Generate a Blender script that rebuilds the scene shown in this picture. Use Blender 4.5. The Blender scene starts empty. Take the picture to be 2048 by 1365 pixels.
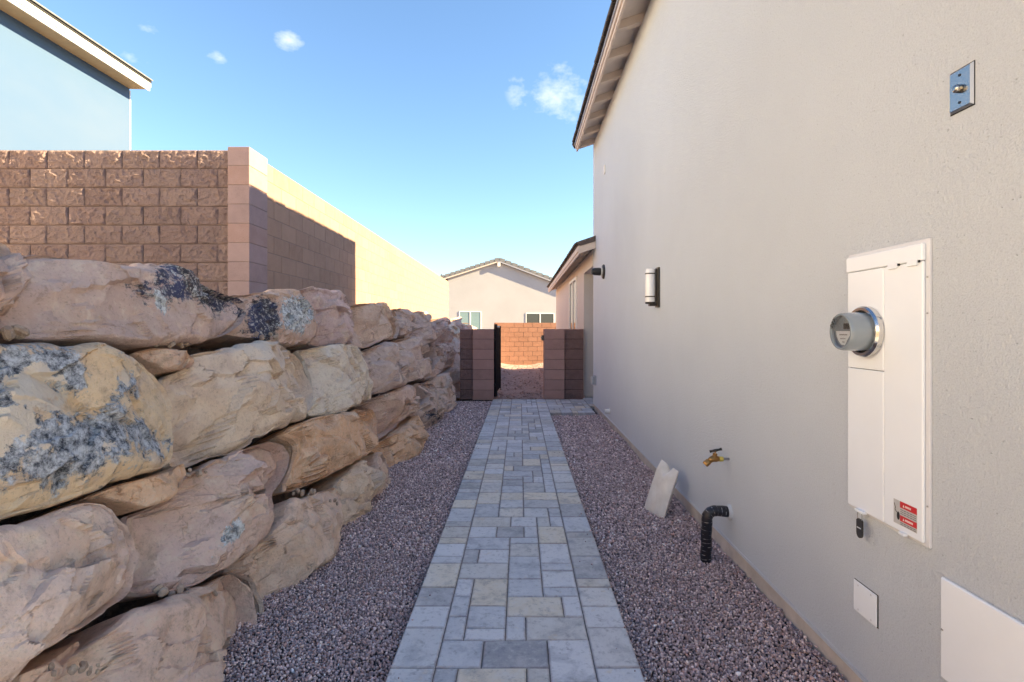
import bpy, math, random
import numpy as np
from mathutils import Vector, Matrix, Euler

random.seed(7)
S = bpy.context.scene
C = S.collection

# ------------------------------------------------------------------ camera
F = 1058.0 / 2048.0            # focal length in picture widths
CAMZ = 1.45
cd = bpy.data.cameras.new("camera")
cam = bpy.data.objects.new("camera", cd)
C.objects.link(cam)
cam.location = (0, 0, CAMZ)
cam.rotation_euler = (math.radians(90), 0, 0)
cd.sensor_width = 36.0
cd.lens = 36.0 * F
cd.shift_x = -16.0 / 2048.0
cd.shift_y = -25.5 / 2048.0
cd.clip_start = 0.05
cd.clip_end = 3000
S.camera = cam

# ------------------------------------------------------------------ light
SUN_TO = Vector((1.0, -0.006, 0.462)).normalized()      # towards the sun
SUN_EL = math.asin(SUN_TO.z)
SUN_AZ = math.atan2(SUN_TO.x, SUN_TO.y)
S.view_settings.view_transform = 'Standard'
S.view_settings.look = 'None'
S.view_settings.gamma = 1.0
S.view_settings.use_curve_mapping = False
S.view_settings.exposure = 3.58
S.render.engine = 'CYCLES'
S.cycles.max_bounces = 10
S.cycles.diffuse_bounces = 6
S.cycles.use_denoising = True
S.cycles.sample_clamp_indirect = 8.0

world = bpy.data.worlds.new("World")
S.world = world
world.use_nodes = True
wt = world.node_tree
for n in list(wt.nodes):
    wt.nodes.remove(n)

sd = bpy.data.lights.new("sun", 'SUN')
sd.energy = 2.0
sd.angle = math.radians(0.53)
sd.color = (1.0, 0.78, 0.45)
sun = bpy.data.objects.new("sun", sd)
C.objects.link(sun)
sun.rotation_euler = (-SUN_TO).to_track_quat('-Z', 'Y').to_euler()
sun.location = (30, 0, 30)


# ------------------------------------------------------------------ node helpers
class G:
    """small wrapper that adds nodes and links"""
    def __init__(self, tree):
        self.t = tree

    def n(self, typ, ins=None, **props):
        nd = self.t.nodes.new(typ)
        for k, v in props.items():
            setattr(nd, k, v)
        for k, v in (ins or {}).items():
            s = nd.inputs[k]
            if isinstance(v, bpy.types.NodeSocket):
                self.t.links.new(v, s)
            else:
                if isinstance(v, (tuple, list)) and s.type == 'RGBA' and len(v) == 3:
                    v = (*v, 1)
                s.default_value = v
        return nd

    def noise(self, vec, scale, detail=4, rough=0.55, dist=0.0):
        return self.n('ShaderNodeTexNoise', {'Vector': vec, 'Scale': scale, 'Detail': detail, 'Roughness': rough, 'Distortion': dist}).outputs['Fac']

    def rng(self, v, lo, hi, a=0.0, b=1.0):
        return self.n('ShaderNodeMapRange', {0: v, 1: lo, 2: hi, 3: a, 4: b}, clamp=True).outputs[0]

    def mix(self, f, a, b, blend='MIX'):
        nd = self.n('ShaderNodeMix', {0: f, 6: a, 7: b}, data_type='RGBA', blend_type=blend)
        return nd.outputs[2]

    def m(self, op, a, b=0.0, c=0.0):
        return self.n('ShaderNodeMath', {0: a, 1: b, 2: c}, operation=op).outputs[0]

    def mapping(self, vec, scale=(1, 1, 1), rot=(0, 0, 0), loc=(0, 0, 0)):
        return self.n('ShaderNodeMapping', {'Vector': vec, 'Scale': scale, 'Rotation': rot, 'Location': loc}).outputs[0]

    def bump(self, h, strength, dist, normal=None):
        d = {'Height': h, 'Strength': strength, 'Distance': dist}
        if normal is not None:
            d['Normal'] = normal
        return self.n('ShaderNodeBump', d).outputs[0]


def material(name):
    mt = bpy.data.materials.new(name)
    mt.use_nodes = True
    for n in list(mt.node_tree.nodes):
        mt.node_tree.nodes.remove(n)
    g = G(mt.node_tree)
    out = g.n('ShaderNodeOutputMaterial')
    bs = g.n('ShaderNodeBsdfPrincipled')
    mt.node_tree.links.new(bs.outputs[0], out.inputs[0])

    def setp(**kw):
        for k, v in kw.items():
            s = bs.inputs[k.replace('_', ' ')]
            if isinstance(v, bpy.types.NodeSocket):
                mt.node_tree.links.new(v, s)
            else:
                if isinstance(v, (tuple, list)) and len(v) == 3 and s.type == 'RGBA':
                    v = (*v, 1)
                s.default_value = v
    return mt, g, setp


def objcoord(g, shuffle=True):
    tc = g.n('ShaderNodeTexCoord').outputs['Object']
    oi = g.n('ShaderNodeObjectInfo')
    if not shuffle:
        return tc, oi
    off = g.n('ShaderNodeVectorMath', {0: (37.3, 21.7, 53.1)}, operation='SCALE')
    g.t.links.new(oi.outputs['Random'], off.inputs['Scale'])
    v = g.n('ShaderNodeVectorMath', {0: tc, 1: off.outputs[0]}, operation='ADD').outputs[0]
    return v, oi


# ------------------------------------------------------------------ sky with a few small clouds
wg = G(wt)
sky = wg.n('ShaderNodeTexSky', sky_type='NISHITA', sun_disc=False)
sky.sun_elevation = SUN_EL
sky.sun_rotation = SUN_AZ
sky.altitude = 800
sky.air_density = 1.3
sky.dust_density = 0.2
sky.ozone_density = 5.5
wdir = wg.n('ShaderNodeTexCoord').outputs['Generated']
wn1 = wg.noise(wdir, 14.0, 5, 0.6)
wn2 = wg.noise(wg.mapping(wdir, (1, 1, 2.0)), 34.0, 4, 0.6)


def sky_dir(u, v):
    return Vector(((u - 1040) / 1058.0, 1.0, -(v - 657) / 1058.0)).normalized()


clouds = [((1125, 182), 0.075, 1.15), ((437, 120), 0.021, 0.8), ((580, 83), 0.021, 0.75), ((287, 54), 0.017, 0.45),
          ((283, 121), 0.03, 0.6), ((1290, -160), 0.05, 0.6), ((-500, 60), 0.07, 0.7)]
dirs = [(sky_dir(*uv), r, a) for uv, r, a in clouds]
rc = random.Random(3)
for k in range(9):
    az = rc.uniform(0.9, 5.2)
    el = rc.uniform(0.2, 0.7)
    dirs.append((Vector((math.sin(az) * math.cos(el), math.cos(az) * math.cos(el), math.sin(el))), rc.uniform(0.03, 0.09), rc.uniform(0.4, 0.9)))
tot = None
for d, r, a in dirs:
    df = wg.n('ShaderNodeVectorMath', {0: wdir, 1: tuple(d)}, operation='SUBTRACT').outputs[0]
    df = wg.n('ShaderNodeVectorMath', {0: df, 1: (1.0, 1.0, 1.9)}, operation='MULTIPLY').outputs[0]
    ln = wg.n('ShaderNodeVectorMath', {0: df}, operation='LENGTH').outputs['Value']
    bl = wg.rng(ln, r * 1.35, 0.0, 0.0, a)
    tot = bl if tot is None else wg.m('MAXIMUM', tot, bl)
wsum = wg.m('MULTIPLY_ADD', wg.m('SUBTRACT', wn1, 0.5), 2.3, wg.m('MULTIPLY', wg.m('SUBTRACT', wn2, 0.5), 1.3))
cm = wg.m('ADD', wg.m('MULTIPLY_ADD', tot, 1.1, wsum), -0.34)
cm = wg.rng(cm, 0.0, 1.15, 0.0, 1.0)
cm = wg.m('MINIMUM', cm, wg.rng(tot, 0.0, 0.45, 0.0, 1.0))
skyc = wg.mix(1.0, sky.outputs[0], (0.62, 0.575, 0.53, 1), 'MULTIPLY')
skycol = wg.mix(wg.m('MULTIPLY', cm, 0.85), skyc, (2.3, 2.4, 2.6, 1))
bg = wg.n('ShaderNodeBackground', {'Color': skycol, 'Strength': 0.05})
wo = wg.n('ShaderNodeOutputWorld')
wt.links.new(bg.outputs[0], wo.inputs[0])


# ------------------------------------------------------------------ numpy noise
def _hash(ix, iy, iz, seed):
    h = (ix.astype(np.int64) * 374761393 + iy.astype(np.int64) * 668265263 + iz.astype(np.int64) * 2147483647 + seed * 1274126177) & 0xFFFFFFFF
    h = ((h ^ (h >> 13)) * 1274126177) & 0xFFFFFFFF
    h = (h ^ (h >> 16)) & 0xFFFFFFFF
    return h.astype(np.float64) / 4294967295.0


def vnoise(p, seed=0):
    i = np.floor(p).astype(np.int64)
    f = p - i
    f = f * f * (3 - 2 * f)
    r = 0
    for dx in (0, 1):
        wx = f[:, 0] if dx else 1 - f[:, 0]
        for dy in (0, 1):
            wy = f[:, 1] if dy else 1 - f[:, 1]
            for dz in (0, 1):
                wz = f[:, 2] if dz else 1 - f[:, 2]
                r = r + wx * wy * wz * _hash(i[:, 0] + dx, i[:, 1] + dy, i[:, 2] + dz, seed)
    return r * 2 - 1


def fbm(p, oct=4, seed=0, gain=0.5):
    a, s, t = 1.0, 0.0, 0.0
    q = p.copy()
    for k in range(oct):
        s = s + a * vnoise(q, seed + k * 17)
        t += a
        q = q * 2.03 + 11.3
        a *= gain
    return s / t


def ridged(p, oct=3, seed=0):
    a, s, t = 1.0, 0.0, 0.0
    q = p.copy()
    for k in range(oct):
        s = s + a * (1 - np.abs(vnoise(q, seed + k * 13)) * 2)
        t += a
        q = q * 2.1 + 5.7
        a *= 0.5
    return s / t


# ------------------------------------------------------------------ object helpers
def thing(name, label, cat, loc=(0, 0, 0), group=None):
    o = bpy.data.objects.new(name, None)
    C.objects.link(o)
    o.location = loc
    o.empty_display_size = 0.1
    o['label'] = label
    o['category'] = cat
    if group:
        o['group'] = group
    return o


def worldloc(o):
    v = Vector(o.location)
    while o.parent:
        o = o.parent
        v = v + Vector(o.location)
    return v


def put(name, verts, faces, mat, parent=None, origin=None, smooth=False, kind=None, label=None):
    """links ONE mesh object; verts are in world space"""
    v = np.asarray(verts, dtype=np.float64).reshape(-1, 3)
    if origin is None:
        origin = (v.min(0) + v.max(0)) / 2
    origin = np.asarray(origin, dtype=np.float64)
    me = bpy.data.meshes.new(name)
    me.from_pydata((v - origin).tolist(), [], [list(f) for f in faces])
    me.validate()
    if smooth:
        me.shade_smooth()
    me.materials.append(mat)
    me.update()
    o = bpy.data.objects.new(name, me)
    C.objects.link(o)
    o.location = origin
    if parent is not None:
        o.parent = parent
        o.location = Vector(origin) - worldloc(parent)
    if kind:
        o['kind'] = kind
    if label:
        o['label'] = label
    return o


def put_shared(name, mesh, loc, parent, rot=(0, 0, 0), color=None):
    o = bpy.data.objects.new(name, mesh)
    C.objects.link(o)
    o.location = Vector(loc) - (worldloc(parent) if parent else Vector((0, 0, 0)))
    o.rotation_euler = rot
    if parent is not None:
        o.parent = parent
    if color is not None:
        o.color = (*color, 1)
    return o


def mk(name, vf, mat, smooth=False):
    me = bpy.data.meshes.new(name)
    v, f = vf
    me.from_pydata([list(map(float, p)) for p in v], [], [list(x) for x in f])
    if smooth:
        me.shade_smooth()
    me.materials.append(mat)
    me.update()
    return me


def box(x0, x1, y0, y1, z0, z1, c=0.0):
    """box with chamfered edges: vertices and faces in world space"""
    if c <= 0:
        v = [(x, y, z) for x in (x0, x1) for y in (y0, y1) for z in (z0, z1)]
        f = [(0, 1, 3, 2), (4, 6, 7, 5), (0, 4, 5, 1), (2, 3, 7, 6), (0, 2, 6, 4), (1, 5, 7, 3)]
        return v, f
    lo, hi = (x0, y0, z0), (x1, y1, z1)
    v, idx = [], {}
    for ax in range(3):
        for s in (0, 1):
            for a in (0, 1):
                for b in (0, 1):
                    p = [0, 0, 0]
                    o1, o2 = [k for k in range(3) if k != ax]
                    p[ax] = hi[ax] if s else lo[ax]
                    p[o1] = (hi[o1] - c) if a else (lo[o1] + c)
                    p[o2] = (hi[o2] - c) if b else (lo[o2] + c)
                    sg = [0, 0, 0]
                    sg[ax], sg[o1], sg[o2] = s, a, b
                    idx[(ax, tuple(sg))] = len(v)
                    v.append(tuple(p))
    f = []
    for ax in range(3):
        o1, o2 = [k for k in range(3) if k != ax]
        for s in (0, 1):
            q = []
            for a, b in ((0, 0), (1, 0), (1, 1), (0, 1)):
                sg = [0, 0, 0]
                sg[ax], sg[o1], sg[o2] = s, a, b
                q.append(idx[(ax, tuple(sg))])
            f.append(q)
    for ax in range(3):
        o1, o2 = [k for k in range(3) if k != ax]
        for a in (0, 1):
            for b in (0, 1):
                s0, s1 = [0, 0, 0], [0, 0, 0]
                s0[o1] = s1[o1] = a
                s0[o2] = s1[o2] = b
                s1[ax] = 1
                f.append([idx[(o1, tuple(s0))], idx[(o1, tuple(s1))], idx[(o2, tuple(s1))], idx[(o2, tuple(s0))]])
    for s in range(8):
        sg = (s & 1, (s >> 1) & 1, (s >> 2) & 1)
        f.append([idx[(0, sg)], idx[(1, sg)], idx[(2, sg)]])
    ctr = np.array([(x0 + x1) / 2, (y0 + y1) / 2, (z0 + z1) / 2])
    P = np.array(v)
    g = []
    for q in f:
        n = np.cross(P[q[1]] - P[q[0]], P[q[2]] - P[q[0]])
        if np.dot(n, P[q].mean(0) - ctr) < 0:
            q = q[::-1]
        g.append(q)
    return v, g


def join(*parts):
    v, f = [], []
    for pv, pf in parts:
        b = len(v)
        v += [tuple(p) for p in pv]
        f += [[i + b for i in q] for q in pf]
    return v, f


def tube(path, radii, seg=14, caps=True):
    path = [Vector(p) for p in path]
    v, f = [], []
    up = None
    for i, p in enumerate(path):
        t = (path[min(i + 1, len(path) - 1)] - path[max(i - 1, 0)]).normalized()
        if up is None:
            up = Vector((0, 0, 1)) if abs(t.z) < 0.9 else Vector((1, 0, 0))
        a = t.cross(up).normalized()
        b = a.cross(t).normalized()
        up = b
        r = radii[i] if isinstance(radii, (list, tuple)) else radii
        for k in range(seg):
            w = 2 * math.pi * k / seg
            v.append(tuple(p + a * (math.cos(w) * r) + b * (math.sin(w) * r)))
    for i in range(len(path) - 1):
        for k in range(seg):
            k2 = (k + 1) % seg
            f.append([i * seg + k, i * seg + k2, (i + 1) * seg + k2, (i + 1) * seg + k])
    if caps:
        f.append(list(range(seg))[::-1])
        f.append([(len(path) - 1) * seg + k for k in range(seg)])
    return v, f


def lathe(c, axis, prof, seg=40):
    """prof: list of (distance along axis, radius); solid of revolution"""
    c = Vector(c)
    ax = Vector(axis).normalized()
    a = ax.cross(Vector((0, 0, 1)) if abs(ax.z) < 0.9 else Vector((0, 1, 0))).normalized()
    b = ax.cross(a).normalized()
    v, f = [], []
    for d, r in prof:
        for k in range(seg):
            w = 2 * math.pi * k / seg
            v.append(tuple(c + ax * d + a * (math.cos(w) * r) + b * (math.sin(w) * r)))
    for i in range(len(prof) - 1):
        for k in range(seg):
            k2 = (k + 1) % seg
            f.append([i * seg + k, i * seg + k2, (i + 1) * seg + k2, (i + 1) * seg + k])
    if prof[0][1] > 1e-5:
        f.append(list(range(seg))[::-1])
    if prof[-1][1] > 1e-5:
        f.append([(len(prof) - 1) * seg + k for k in range(seg)])
    return v, f


def prism(poly, axis, a0, a1):
    """poly in the two other axes (in order), extruded along axis"""
    n = len(poly)
    v = []
    for a in (a0, a1):
        for p, q in poly:
            if axis == 0:
                v.append((a, p, q))
            elif axis == 1:
                v.append((p, a, q))
            else:
                v.append((p, q, a))
    f = [list(range(n))[::-1], list(range(n, 2 * n))]
    for i in range(n):
        j = (i + 1) % n
        f.append([i, j, n + j, n + i])
    return v, f


def rotz(vf, deg, pivot):
    v, f = vf
    m = Matrix.Translation(pivot) @ Matrix.Rotation(math.radians(deg), 4, 'Z') @ Matrix.Translation(-Vector(pivot))
    return [tuple(m @ Vector(p)) for p in v], f


def on_x(u, v, X):
    """where the line of sight through picture point (u, v) meets the wall plane x = X"""
    Y = 1058.0 * X / (u - 1040.0)
    return Vector((X, Y, CAMZ - (v - 657.0) / 1058.0 * Y))


# ------------------------------------------------------------------ materials
def simple(name, col, rough=0.6, metal=0.0, bump=0.0, bscale=200.0, var=0.0, coat=0.0):
    mt, g, setp = material(name)
    v, oi = objcoord(g)
    c = (*col, 1)
    if var > 0:
        nz = g.noise(v, 6.0, 5, 0.6)
        c = g.mix(g.rng(nz, 0.3, 0.7), tuple(x * (1 - var) for x in col) + (1,), tuple(min(1, x * (1 + var)) for x in col) + (1,))
    setp(Base_Color=c, Roughness=rough, Metallic=metal)
    if coat:
        setp(Coat_Weight=coat, Coat_Roughness=0.1)
    if bump > 0:
        setp(Normal=g.bump(g.noise(v, bscale, 4, 0.6), bump, 0.004))
    return mt


def stucco(name, col, rough=0.92, sc=1.0, depth=1.0, tone=0.05, pits=True):
    mt, g, setp = material(name)
    tc = g.n('ShaderNodeTexCoord').outputs['Object']
    big = g.noise(tc, 0.55, 4, 0.6)
    mid = g.noise(g.mapping(tc, (1, 1, 0.5)), 3.5, 5, 0.6)
    c = g.mix(g.rng(big, 0.3, 0.7), tuple(x * (1 - tone) for x in col) + (1,), tuple(min(1, x * (1 + tone)) for x in col) + (1,))
    c = g.mix(g.rng(mid, 0.35, 0.75, 0.0, 0.06), c, tuple(x * 0.82 for x in col) + (1,))
    fine = g.noise(g.mapping(tc, (1, 1, 1.25)), 150.0 * sc, 6, 0.72)
    coarse = g.noise(tc, 62.0 * sc, 5, 0.6, 0.0)
    h = g.m('MULTIPLY_ADD', coarse, 0.9, fine)
    if pits:
        vo = g.n('ShaderNodeTexVoronoi', {'Vector': g.mapping(tc, (1, 0.62, 1.3), (0.4, 0, 0)), 'Scale': 85.0 * sc, 'Randomness': 1.0}, feature='F1').outputs['Distance']
        rare = g.rng(g.noise(tc, 33.0, 4, 0.7), 0.54, 0.64)
        pit = g.m('MULTIPLY', g.rng(vo, 0.22, 0.10), rare)
        h = g.m('SUBTRACT', h, g.m('MULTIPLY', pit, 0.9))
        c = g.mix(g.m('MULTIPLY', pit, 0.42), c, tuple(x * 0.35 for x in col) + (1,))
    c = g.mix(g.rng(fine, 0.32, 0.56, 0.34, 0.0), c, tuple(x * 0.6 for x in col) + (1,))
    setp(Base_Color=c, Roughness=rough, Normal=g.bump(h, 1.0 * depth, 0.009))
    return mt


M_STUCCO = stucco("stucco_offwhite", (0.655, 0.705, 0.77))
M_STUCCO_FAR = stucco("stucco_far", (0.385, 0.385, 0.405), pits=False, depth=0.4)
M_WING = stucco("stucco_wing", (0.62, 0.58, 0.55), pits=False, depth=0.5)


def m_sky_wall():
    mt, g, setp = material("sky_toned_wall")
    tc = g.n('ShaderNodeTexCoord').outputs['Object']
    n1 = g.noise(g.mapping(tc, (1, 0.4, 0.8)), 0.6, 4, 0.55)
    n2 = g.noise(tc, 60, 4, 0.6)
    c = g.mix(g.rng(n1, 0.42, 0.68, 0.0, 0.55), (0.068, 0.122, 0.218, 1), (0.100, 0.140, 0.210, 1))  # sky blue and faint cloud mottling put into the wall colour
    setp(Base_Color=c, Roughness=0.95, Normal=g.bump(n2, 0.15, 0.004))
    return mt


M_BLUE = m_sky_wall()
M_FOUND = simple("foundation_concrete", (0.52, 0.48, 0.455), 0.95, bump=0.5, bscale=60, var=0.2)
M_TRIM = simple("trim_taupe_paint", (0.60, 0.52, 0.47), 0.6, bump=0.08, bscale=90, var=0.05)
M_SOFFIT = simple("soffit_taupe", (0.62, 0.56, 0.53), 0.75, bump=0.1, bscale=70, var=0.05)
M_DRIP = simple("drip_edge_grey", (0.30, 0.30, 0.34), 0.4, var=0.05)
M_TILE_DARK = simple("roof_tile_dark", (0.07, 0.06, 0.058), 0.8, bump=0.3, bscale=120, var=0.3)
M_TILE_GREY = simple("roof_tile_grey", (0.16, 0.165, 0.175), 0.85, var=0.25)
M_FLASH = simple("flashing_brown", (0.085, 0.06, 0.052), 0.45, var=0.1)
M_WHITE = simple("white_trim", (0.78, 0.76, 0.72), 0.5)
M_WFRAME = simple("white_vinyl", (0.80, 0.80, 0.79), 0.35)
M_PANEL = simple("panel_white_paint", (0.76, 0.81, 0.88), 0.38, bump=0.05, bscale=30, var=0.015)
M_PANEL_GREY = simple("panel_flange_grey", (0.62, 0.64, 0.69), 0.35, var=0.05)
M_COVER = simple("cover_plate_white", (0.77, 0.815, 0.88), 0.45, bump=0.05, bscale=40, var=0.02)
M_CHROME = simple("polished_ring", (0.62, 0.61, 0.60), 0.18, 1.0)
M_STEEL = simple("stainless_plate", (0.40, 0.39, 0.37), 0.22, 1.0)
M_STEEL_DULL = simple("dull_steel", (0.40, 0.40, 0.41), 0.4, 1.0)
M_DARK = simple("dark_bronze", (0.022, 0.017, 0.016), 0.42)
M_BLACK = simple("black_plastic", (0.012, 0.012, 0.014), 0.35)
M_GAP = simple("dark_gap", (0.02, 0.02, 0.022), 0.9)
M_METERBODY = simple("meter_grey_body", (0.22, 0.26, 0.30), 0.16, coat=0.6)
M_METERFACE = simple("meter_face_grey", (0.40, 0.40, 0.40), 0.5)
M_METERLABEL = simple("meter_label", (0.74, 0.75, 0.76), 0.5)
M_LCD = simple("lcd", (0.045, 0.042, 0.03), 0.15)
M_INK = simple("ink", (0.01, 0.01, 0.012), 0.6)
M_INKGREY = simple("ink_grey", (0.18, 0.18, 0.19), 0.6)
M_RED = simple("label_red", (0.52, 0.025, 0.03), 0.4)
M_SILVER = simple("label_silver", (0.46, 0.47, 0.48), 0.35)
M_BRASS = simple("brass_aged", (0.36, 0.20, 0.07), 0.34, 0.9, var=0.3, bump=0.1, bscale=120)
M_YELLOW = simple("thread_tape_yellow", (0.62, 0.50, 0.10), 0.5)
M_GREYBOX = simple("grey_cover", (0.42, 0.43, 0.46), 0.45)
M_FROST = simple("frosted_glass", (0.78, 0.79, 0.82), 0.25, coat=0.5)
M_MORTAR = simple("mortar", (0.19, 0.135, 0.115), 0.95, var=0.15)
M_MORTAR_SMOOTH = simple("mortar_pale", (0.24, 0.18, 0.155), 0.95, var=0.1)


def m_bag():
    mt, g, setp = material("cream_vinyl_bag")
    tc = g.n('ShaderNodeTexCoord').outputs['Object']
    w = g.noise(g.mapping(tc, (9, 9, 3), (0.2, 0.6, 0)), 1.3, 3, 0.5, 0.8)
    c = g.mix(g.rng(g.noise(tc, 9, 4), 0.35, 0.7), (0.68, 0.63, 0.56, 1), (0.80, 0.76, 0.70, 1))
    setp(Base_Color=c, Roughness=0.42, Normal=g.bump(w, 0.5, 0.02))
    return mt


M_BAG = m_bag()


def m_pane(name, tint, inner):
    mt, g, setp = material(name)
    tc = g.n('ShaderNodeTexCoord').outputs['Object']
    sl = g.n('ShaderNodeTexWave', {'Vector': tc, 'Scale': 7.0, 'Distortion': 0.0}, wave_type='BANDS', bands_direction='Z').outputs['Fac']
    c = g.mix(g.m('MULTIPLY', sl, inner), (*tint, 1), tuple(min(1, x * 3 + 0.04) for x in tint) + (1,))
    setp(Base_Color=c, Roughness=0.08, Specular_IOR_Level=0.7)
    return mt


M_PANE_DARK = m_pane("window_glass_dark", (0.035, 0.037, 0.04), 0.1)
M_PANE_BLIND = m_pane("window_glass_blinds", (0.10, 0.15, 0.16), 0.9)


def m_block(name, a, b, split):
    mt, g, setp = material(name)
    v, oi = objcoord(g)
    base = g.mix(oi.outputs['Random'], (*a, 1), (*b, 1))
    base = g.mix(1.0, base, oi.outputs['Color'], 'MULTIPLY')
    n1 = g.noise(v, 7.0, 5, 0.6)
    base = g.mix(g.rng(n1, 0.35, 0.7, 0.0, 0.45), base, tuple(min(1, x * 1.22) for x in b) + (1,))
    n2 = g.noise(v, 130.0 if not split else 90.0, 4, 0.65)
    base = g.mix(g.rng(n2, 0.42, 0.28, 0.0, 0.5), base, tuple(x * 0.4 for x in a) + (1,))
    base = g.mix(g.rng(n2, 0.60, 0.72, 0.0, 0.35), base, tuple(min(1, x * 1.5) for x in b) + (1,))
    if split:
        vo = g.n('ShaderNodeTexVoronoi', {'Vector': v, 'Scale': 55.0}, feature='F1').outputs['Distance']
        pit = g.m('MULTIPLY', g.rng(vo, 0.28, 0.12), g.rng(g.noise(v, 16, 3), 0.48, 0.56))
        base = g.mix(g.m('MULTIPLY', pit, 0.6), base, tuple(x * 0.25 for x in a) + (1,))
        h = g.m('MULTIPLY_ADD', g.noise(v, 34.0, 8, 0.78), 1.6, g.m('MULTIPLY', n2, 1.2))
        h = g.m('SUBTRACT', h, g.m('MULTIPLY', pit, 0.8))
        nb = g.bump(h, 1.0, 0.03)
    else:
        nb = g.bump(g.m('MULTIPLY_ADD', n2, 0.6, g.noise(v, 240, 3)), 0.4, 0.004)
    setp(Base_Color=base, Roughness=1.0, Specular_IOR_Level=0.1, Normal=nb)
    return mt


M_BLOCK_SPLIT = m_block("split_face_block", (0.37, 0.262, 0.245), (0.425, 0.315, 0.29), True)
M_BLOCK_SMOOTH = m_block("smooth_block", (0.325, 0.208, 0.150), (0.36, 0.235, 0.172), False)
M_PILASTER = m_block("pilaster_block", (0.32, 0.222, 0.205), (0.355, 0.25, 0.232), False)
M_BLOCK_RED = m_block("red_smooth_block", (0.39, 0.235, 0.205), (0.43, 0.265, 0.23), False)
M_BLOCK_REDSPLIT = m_block("red_split_block", (0.35, 0.22, 0.20), (0.39, 0.25, 0.225), True)
M_BLOCK_ORANGE = m_block("orange_block", (0.275, 0.155, 0.11), (0.305, 0.175, 0.126), False)


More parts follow.
